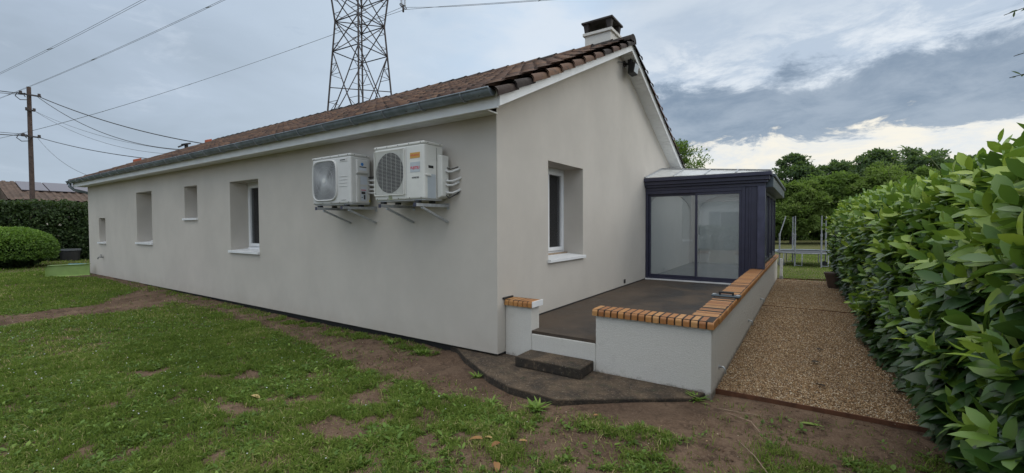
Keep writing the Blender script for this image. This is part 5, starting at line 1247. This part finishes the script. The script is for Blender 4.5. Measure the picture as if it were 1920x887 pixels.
# neighbour's house with solar panels
nh = thing('neighbour_house', 'low neighbouring building with brown corrugated roof and solar panels', 'house', (-38, 8, 0))
b = MB(); b.box(-44, 1.6, -.1, -36.2, 16, 3.0); b.build('wall', 'stucco', nh)
xe, xr, ze, zr, ya, yb = -35.2, -39.5, 3.02, 4.35, .75, 17
b = MB(); n = int((yb-ya)/.06); V = []; 
for i in range(n+1):
    y = ya+(yb-ya)*i/n; h_ = .05*(1 if (i % 6) in (0, 1, 5) else -.2)
    V += [(xe, y-.15*0, ze+h_), (xr, y, zr+h_)]
b.add(V, [(2*i, 2*i+2, 2*i+3, 2*i+1) for i in range(n)]); b.add([(xr, ya, zr), (xr, yb, zr), (2*xr-xe, yb, ze), (2*xr-xe, ya, ze)], [(0, 1, 2, 3)]); b.add([(xe, ya, ze), (xr, ya, zr), (2*xr-xe, ya, ze)], [(0, 1, 2)]); ro_ = b.build('roof', 'oldroof', nh)
for i in range(7):
    y0_ = 1.55+i*1.22; f0, f1 = .45, .93; P = lambda f: (xe+(xr-xe)*f, ze+(zr-ze)*f+.09)
    b = MB(); (xa, za), (xb, zb) = P(f0), P(f1); b.prism([(xa, y0_, za), (xa, y0_+1.17, za), (xb, y0_+1.17, zb), (xb, y0_, zb)], (0, 0, .04)); b.build('solar_panel', 'solar', ro_, bevel=.01)

# ================================================================== utility pole, cables
po = thing('utility_pole', 'weathered wooden utility pole behind the left hedge', 'pole', (-25.8, .3, -.1))
b = MB(); b.tube([(-25.8, .3, -.2), (-25.8, .3, 4), (-25.8, .3, 7.65)], [.095, .085, .072], 12); b.build('post', 'wood', po, smooth='auto')
for z, w_ in ((7.28, .35), (5.45, .30), (6.6, .14)):
    b = MB(); b.box(-25.68, .3-w_, z-.03, -25.62, .3+w_, z+.03); b.disc((-25.60, .3+w_*.8, z-.02), .05, (0, 0, 1), .12, 8); b.disc((-25.60, .3-w_*.8, z-.02), .05, (0, 0, 1), .12, 8); b.build('crossarm', 'iron', po)
b = MB()
for z in (7.2, 5.4):
    pts = [(-25.6+.02*sin(k), .3-.32+.18*cos(k*1.1)+.02*k, z-.05+.16*sin(k*1.1)) for k in range(9)]; b.tube(pts, .018, 5)
b.build('cable_loop', 'cable', po, smooth=True)
def wire(name, p0, p1, sag, r, mat, label, group, n=24, cat='cable'):
    p0, p1 = Vector(p0), Vector(p1); pts = []
    for i in range(n+1):
        f = i/n; q = p0.lerp(p1, f); q.z -= 4*sag*f*(1-f); pts.append(q)
    b = MB(); b.tube(pts, r, 5); return tag(b.build(name, mat, smooth=True), label, cat, group)
GC = 'cables running from the wooden pole'
wire('overhead_cable', (-25.62, .55, 7.27), (-16.0, 3.95, 4.55), .28, .019, 'cable', 'thick black cable, topmost from the wooden pole to the roof ridge', GC)
wire('overhead_cable', (-25.62, .5, 7.27), (-15.9, 2.8, 4.25), .55, .013, 'cable', 'sagging black cable just below the topmost, ending at the roof vent', GC)
wire('overhead_cable', (-25.64, .40, 6.62), (-15.9, 2.5, 4.05), .45, .007, 'cable2', 'thin grey cable in the middle of the bundle to the roof', GC)
wire('overhead_cable', (-25.64, .42, 6.60), (-15.9, 2.7, 4.2), .30, .007, 'cable2', 'thin grey cable just above the middle one', GC)
wire('overhead_cable', (-25.62, .5, 5.45), (-15.9, 1.9, 3.78), .12, .014, 'cable', 'black cable from the lower crossarm to the roof', GC)
wire('overhead_cable', (-25.62, .5, 5.4), (-16.0, .32, 3.0), .30, .007, 'cable2', 'thin cable dropping lowest to the roof corner', GC)
for (z, dz, s_, r, lab) in ((7.28, .15, .5, .018, 'upper black cable leaving the wooden pole to the left'), (7.24, -.3, .9, .012, 'thinner cable just under the upper one leaving to the left'), (5.45, -.1, .6, .018, 'lower black cable leaving the wooden pole to the left'), (5.52, .3, .4, .010, 'lower thin cable leaving the wooden pole to the left')):
    wire('overhead_cable', (-25.64, .1, z), (-27.5, -32, z+dz), s_, r, 'cable', lab, 'cables leaving the wooden pole to the left')

# ================================================================== pylon
FD, RD = Vector((-.5592, .829, 0)), Vector((.829, .5592, 0))
BC = Vector((2.893, -3.989, 0)) + FD*75.2 + RD*-25.6
near, right = (-FD*3.7+RD*1.0).normalized(), None
right = Vector((-near.y, near.x, 0)) 
if right.dot(RD) < 0: right = -right
dirs = [near, right, -near, -right]            # four legs
def hd(z):                                     # half diagonal at height z
    return np.interp(z, [0, 20, 35.5, 46, 50], [6.6, 5.35, 3.95, 5.4, 5.9])
py = thing('lattice_pylon', 'tall steel lattice electricity pylon rising behind the roof', 'pylon', (BC.x, BC.y, 0))
node = lambda k, z: BC + dirs[k % 4]*float(hd(z)) + Vector((0, 0, z))
for k in range(4):
    b = MB(); zs = [-.2, 20, 35.5, 46]
    for a, c_ in zip(zs, zs[1:]): b.bar(node(k, a), node(k, c_), .20, .20)
    b.build('leg', 'iron', py)
lv = [0, 9, 17.5, 24.5, 30.5, 35.5, 40.5, 46]
for k in range(4):
    b = MB()
    for i, (a, c_) in enumerate(zip(lv, lv[1:])):
        A0, A1, B0, B1 = node(k, a), node(k+1, a), node(k, c_), node(k+1, c_); mid = (A0+A1)/2; midt = (B0+B1)/2
        w1 = .125
        if i in (2, 3):        # big open diamond panels
            if i == 2: b.bar(A0, midt, w1); b.bar(A1, midt, w1)
            else: b.bar(mid, B0, w1); b.bar(mid, B1, w1)
            if i == 3: b.bar(B0, B1, w1)
            for (p, q) in (((A0, B0), (A0, midt)), ((A1, B1), (A1, midt))) if i == 2 else (((A0, B0), (mid, B0)), ((A1, B1), (mid, B1))):
                for f in (.35, .65): b.bar(p[0].lerp(p[1], f), q[0].lerp(q[1], f), .065); 
                b.bar(p[0].lerp(p[1], .35), q[0].lerp(q[1], .65), .065)
        else:
            b.bar(A0, B1, w1); b.bar(A1, B0, w1); b.bar(B0, B1, w1); b.bar(A0, A1, w1)
            c0 = (A0+A1+B0+B1)/4
            for f in (.25, .75): 
                s_ = A0.lerp(B0, f); e_ = (A0.lerp(B1, f) if f < .5 else A1.lerp(B0, f)); b.bar(s_, e_, .065)
                s_ = A1.lerp(B1, f); e_ = (A1.lerp(B0, f) if f < .5 else A0.lerp(B1, f)); b.bar(s_, e_, .065)
    b.build('bracing', 'iron', py)
for z in (24.5, 35.5, 40.5, 46): b = MB(); b.bar(node(0, z), node(2, z), .12); b.bar(node(1, z), node(3, z), .12); b.build('cross_bracing', 'iron', py)
# head : cross beam with the three phases
PV = Vector((.163, -.987, 0)); P1 = Vector((-54.13, 48.0, 38.0)); beam_z = 46
b = MB(); e0 = P1-PV*1.5; e1 = P1+PV*25
for dz, off in ((0, -1.0), (0, 1.0), (3.0, 0)):
    o_ = Vector((-.987, -.163, 0))*off; b.bar(Vector((e0.x, e0.y, beam_z+dz*.3))+o_*.3, Vector((e1.x, e1.y, beam_z+dz*.3))+o_*.3, .22)
for i in range(26):
    q = e0.lerp(e1, i/26); q2 = e0.lerp(e1, (i+1)/26); b.bar(Vector((q.x, q.y, beam_z)), Vector((q2.x, q2.y, beam_z+.9)), .1); b.bar(Vector((q2.x, q2.y, beam_z)), Vector((q.x, q.y, beam_z+.9)), .1)
b.build('cross_beam', 'iron', py)
U = Vector((-.987, -.163, 0))
for k, (kk_, sg, lab) in enumerate(((0, 8.0, 'lowest'), (16.9, 8.2, 'middle'), (23.0, 8.6, 'highest'))):
    P = P1+PV*kk_
    ins = thing('insulator_string', 'grey insulator pair hanging from the pylon beam above the %s conductors' % lab, 'insulator', P)
    b = MB(); 
    for o_ in (-.35, .35): b.tube([P+U*o_+Vector((0, 0, beam_z-P.z)), P+U*o_+Vector((0, 0, .4))], .16, 8)
    b.build('discs', 'steel', ins, smooth='auto')
    b = MB(); pts = [P+Vector((0, 0, .35))+PV*(.9*cos(a))*1+Vector((0, 0, .25*sin(a))) for a in np.linspace(0, 2*pi, 13)]; b.tube(pts, .07, 5); b.bar(P+Vector((0, 0, .5)), P+Vector((0, 0, -.6)), .22); b.build('clamp', 'iron', ins, smooth=True)
    for side, L_, s_ in ((1, 350, sg), (-1, 350, 14.8)):
        b = MB()
        for j in (-.42, .42):
            pts = []
            for i in range(61):
                f = (i/60)**1.4; q = P+U*side*L_*f+PV*j; q.z -= 4*s_*f*(1-f)-.0; q.z += (-.3 if j > 0 else .25)*min(1, f*40); pts.append(q)
            b.tube(pts, .032 if kk_ < 1 or side < 0 else .026, 5)
        for i in (9, 17, 24, 31, 38, 45):
            f = (i/60)**1.4; q = P+U*side*L_*f; q.z -= 4*s_*f*(1-f)+.02; b.bar(q-PV*.42+Vector((0, 0, .28)), q+PV*.42-Vector((0, 0, .3)), .10)
        tag(b.build('power_line', 'cable2', smooth=True), '%s pair of high voltage conductors running %s from the pylon' % (lab, 'left' if side > 0 else 'right'), 'power line', 'high voltage conductor pairs')

# ================================================================== what the veranda glass mirrors : the bungalow and hedge on the camera's side
mh = thing('bungalow', 'white bungalow with grey shutters behind the camera, mirrored in the sliding doors', 'house', (-2, -19, 0))
b = MB(); b.box(-14, -26, -.1, 8, -19, 3.1); b.build('wall', 'white', mh)
b = MB(); b.add([(-14.5, -18.4, 3.0), (8.5, -18.4, 3.0), (8.5, -22.5, 4.7), (-14.5, -22.5, 4.7), (-14.5, -26.6, 3.0), (8.5, -26.6, 3.0)], [(0, 1, 2, 3), (3, 2, 5, 4), (0, 3, 4), (1, 5, 2)]); b.build('roof', 'oldroof', mh)
for x0_ in (-6.5, -2.2, 2.4):
    b = MB(); b.box(x0_, -19.0, 1.0, x0_+1.4, -18.96, 2.3); b.build('window', 'dark', mh)
    for xs_ in (x0_-.75, x0_+1.45):
        b = MB(); b.box(xs_, -19.0, .95, xs_+.7, -18.93, 2.35); b.build('shutter', 'zinc', mh)
clipped('boundary_hedge', -14, 8, -14.2, -13.4, -.1, 1.35, 14000, .12, 'leafdark', 'low dark boundary hedge behind the camera in front of the bungalow', .2)
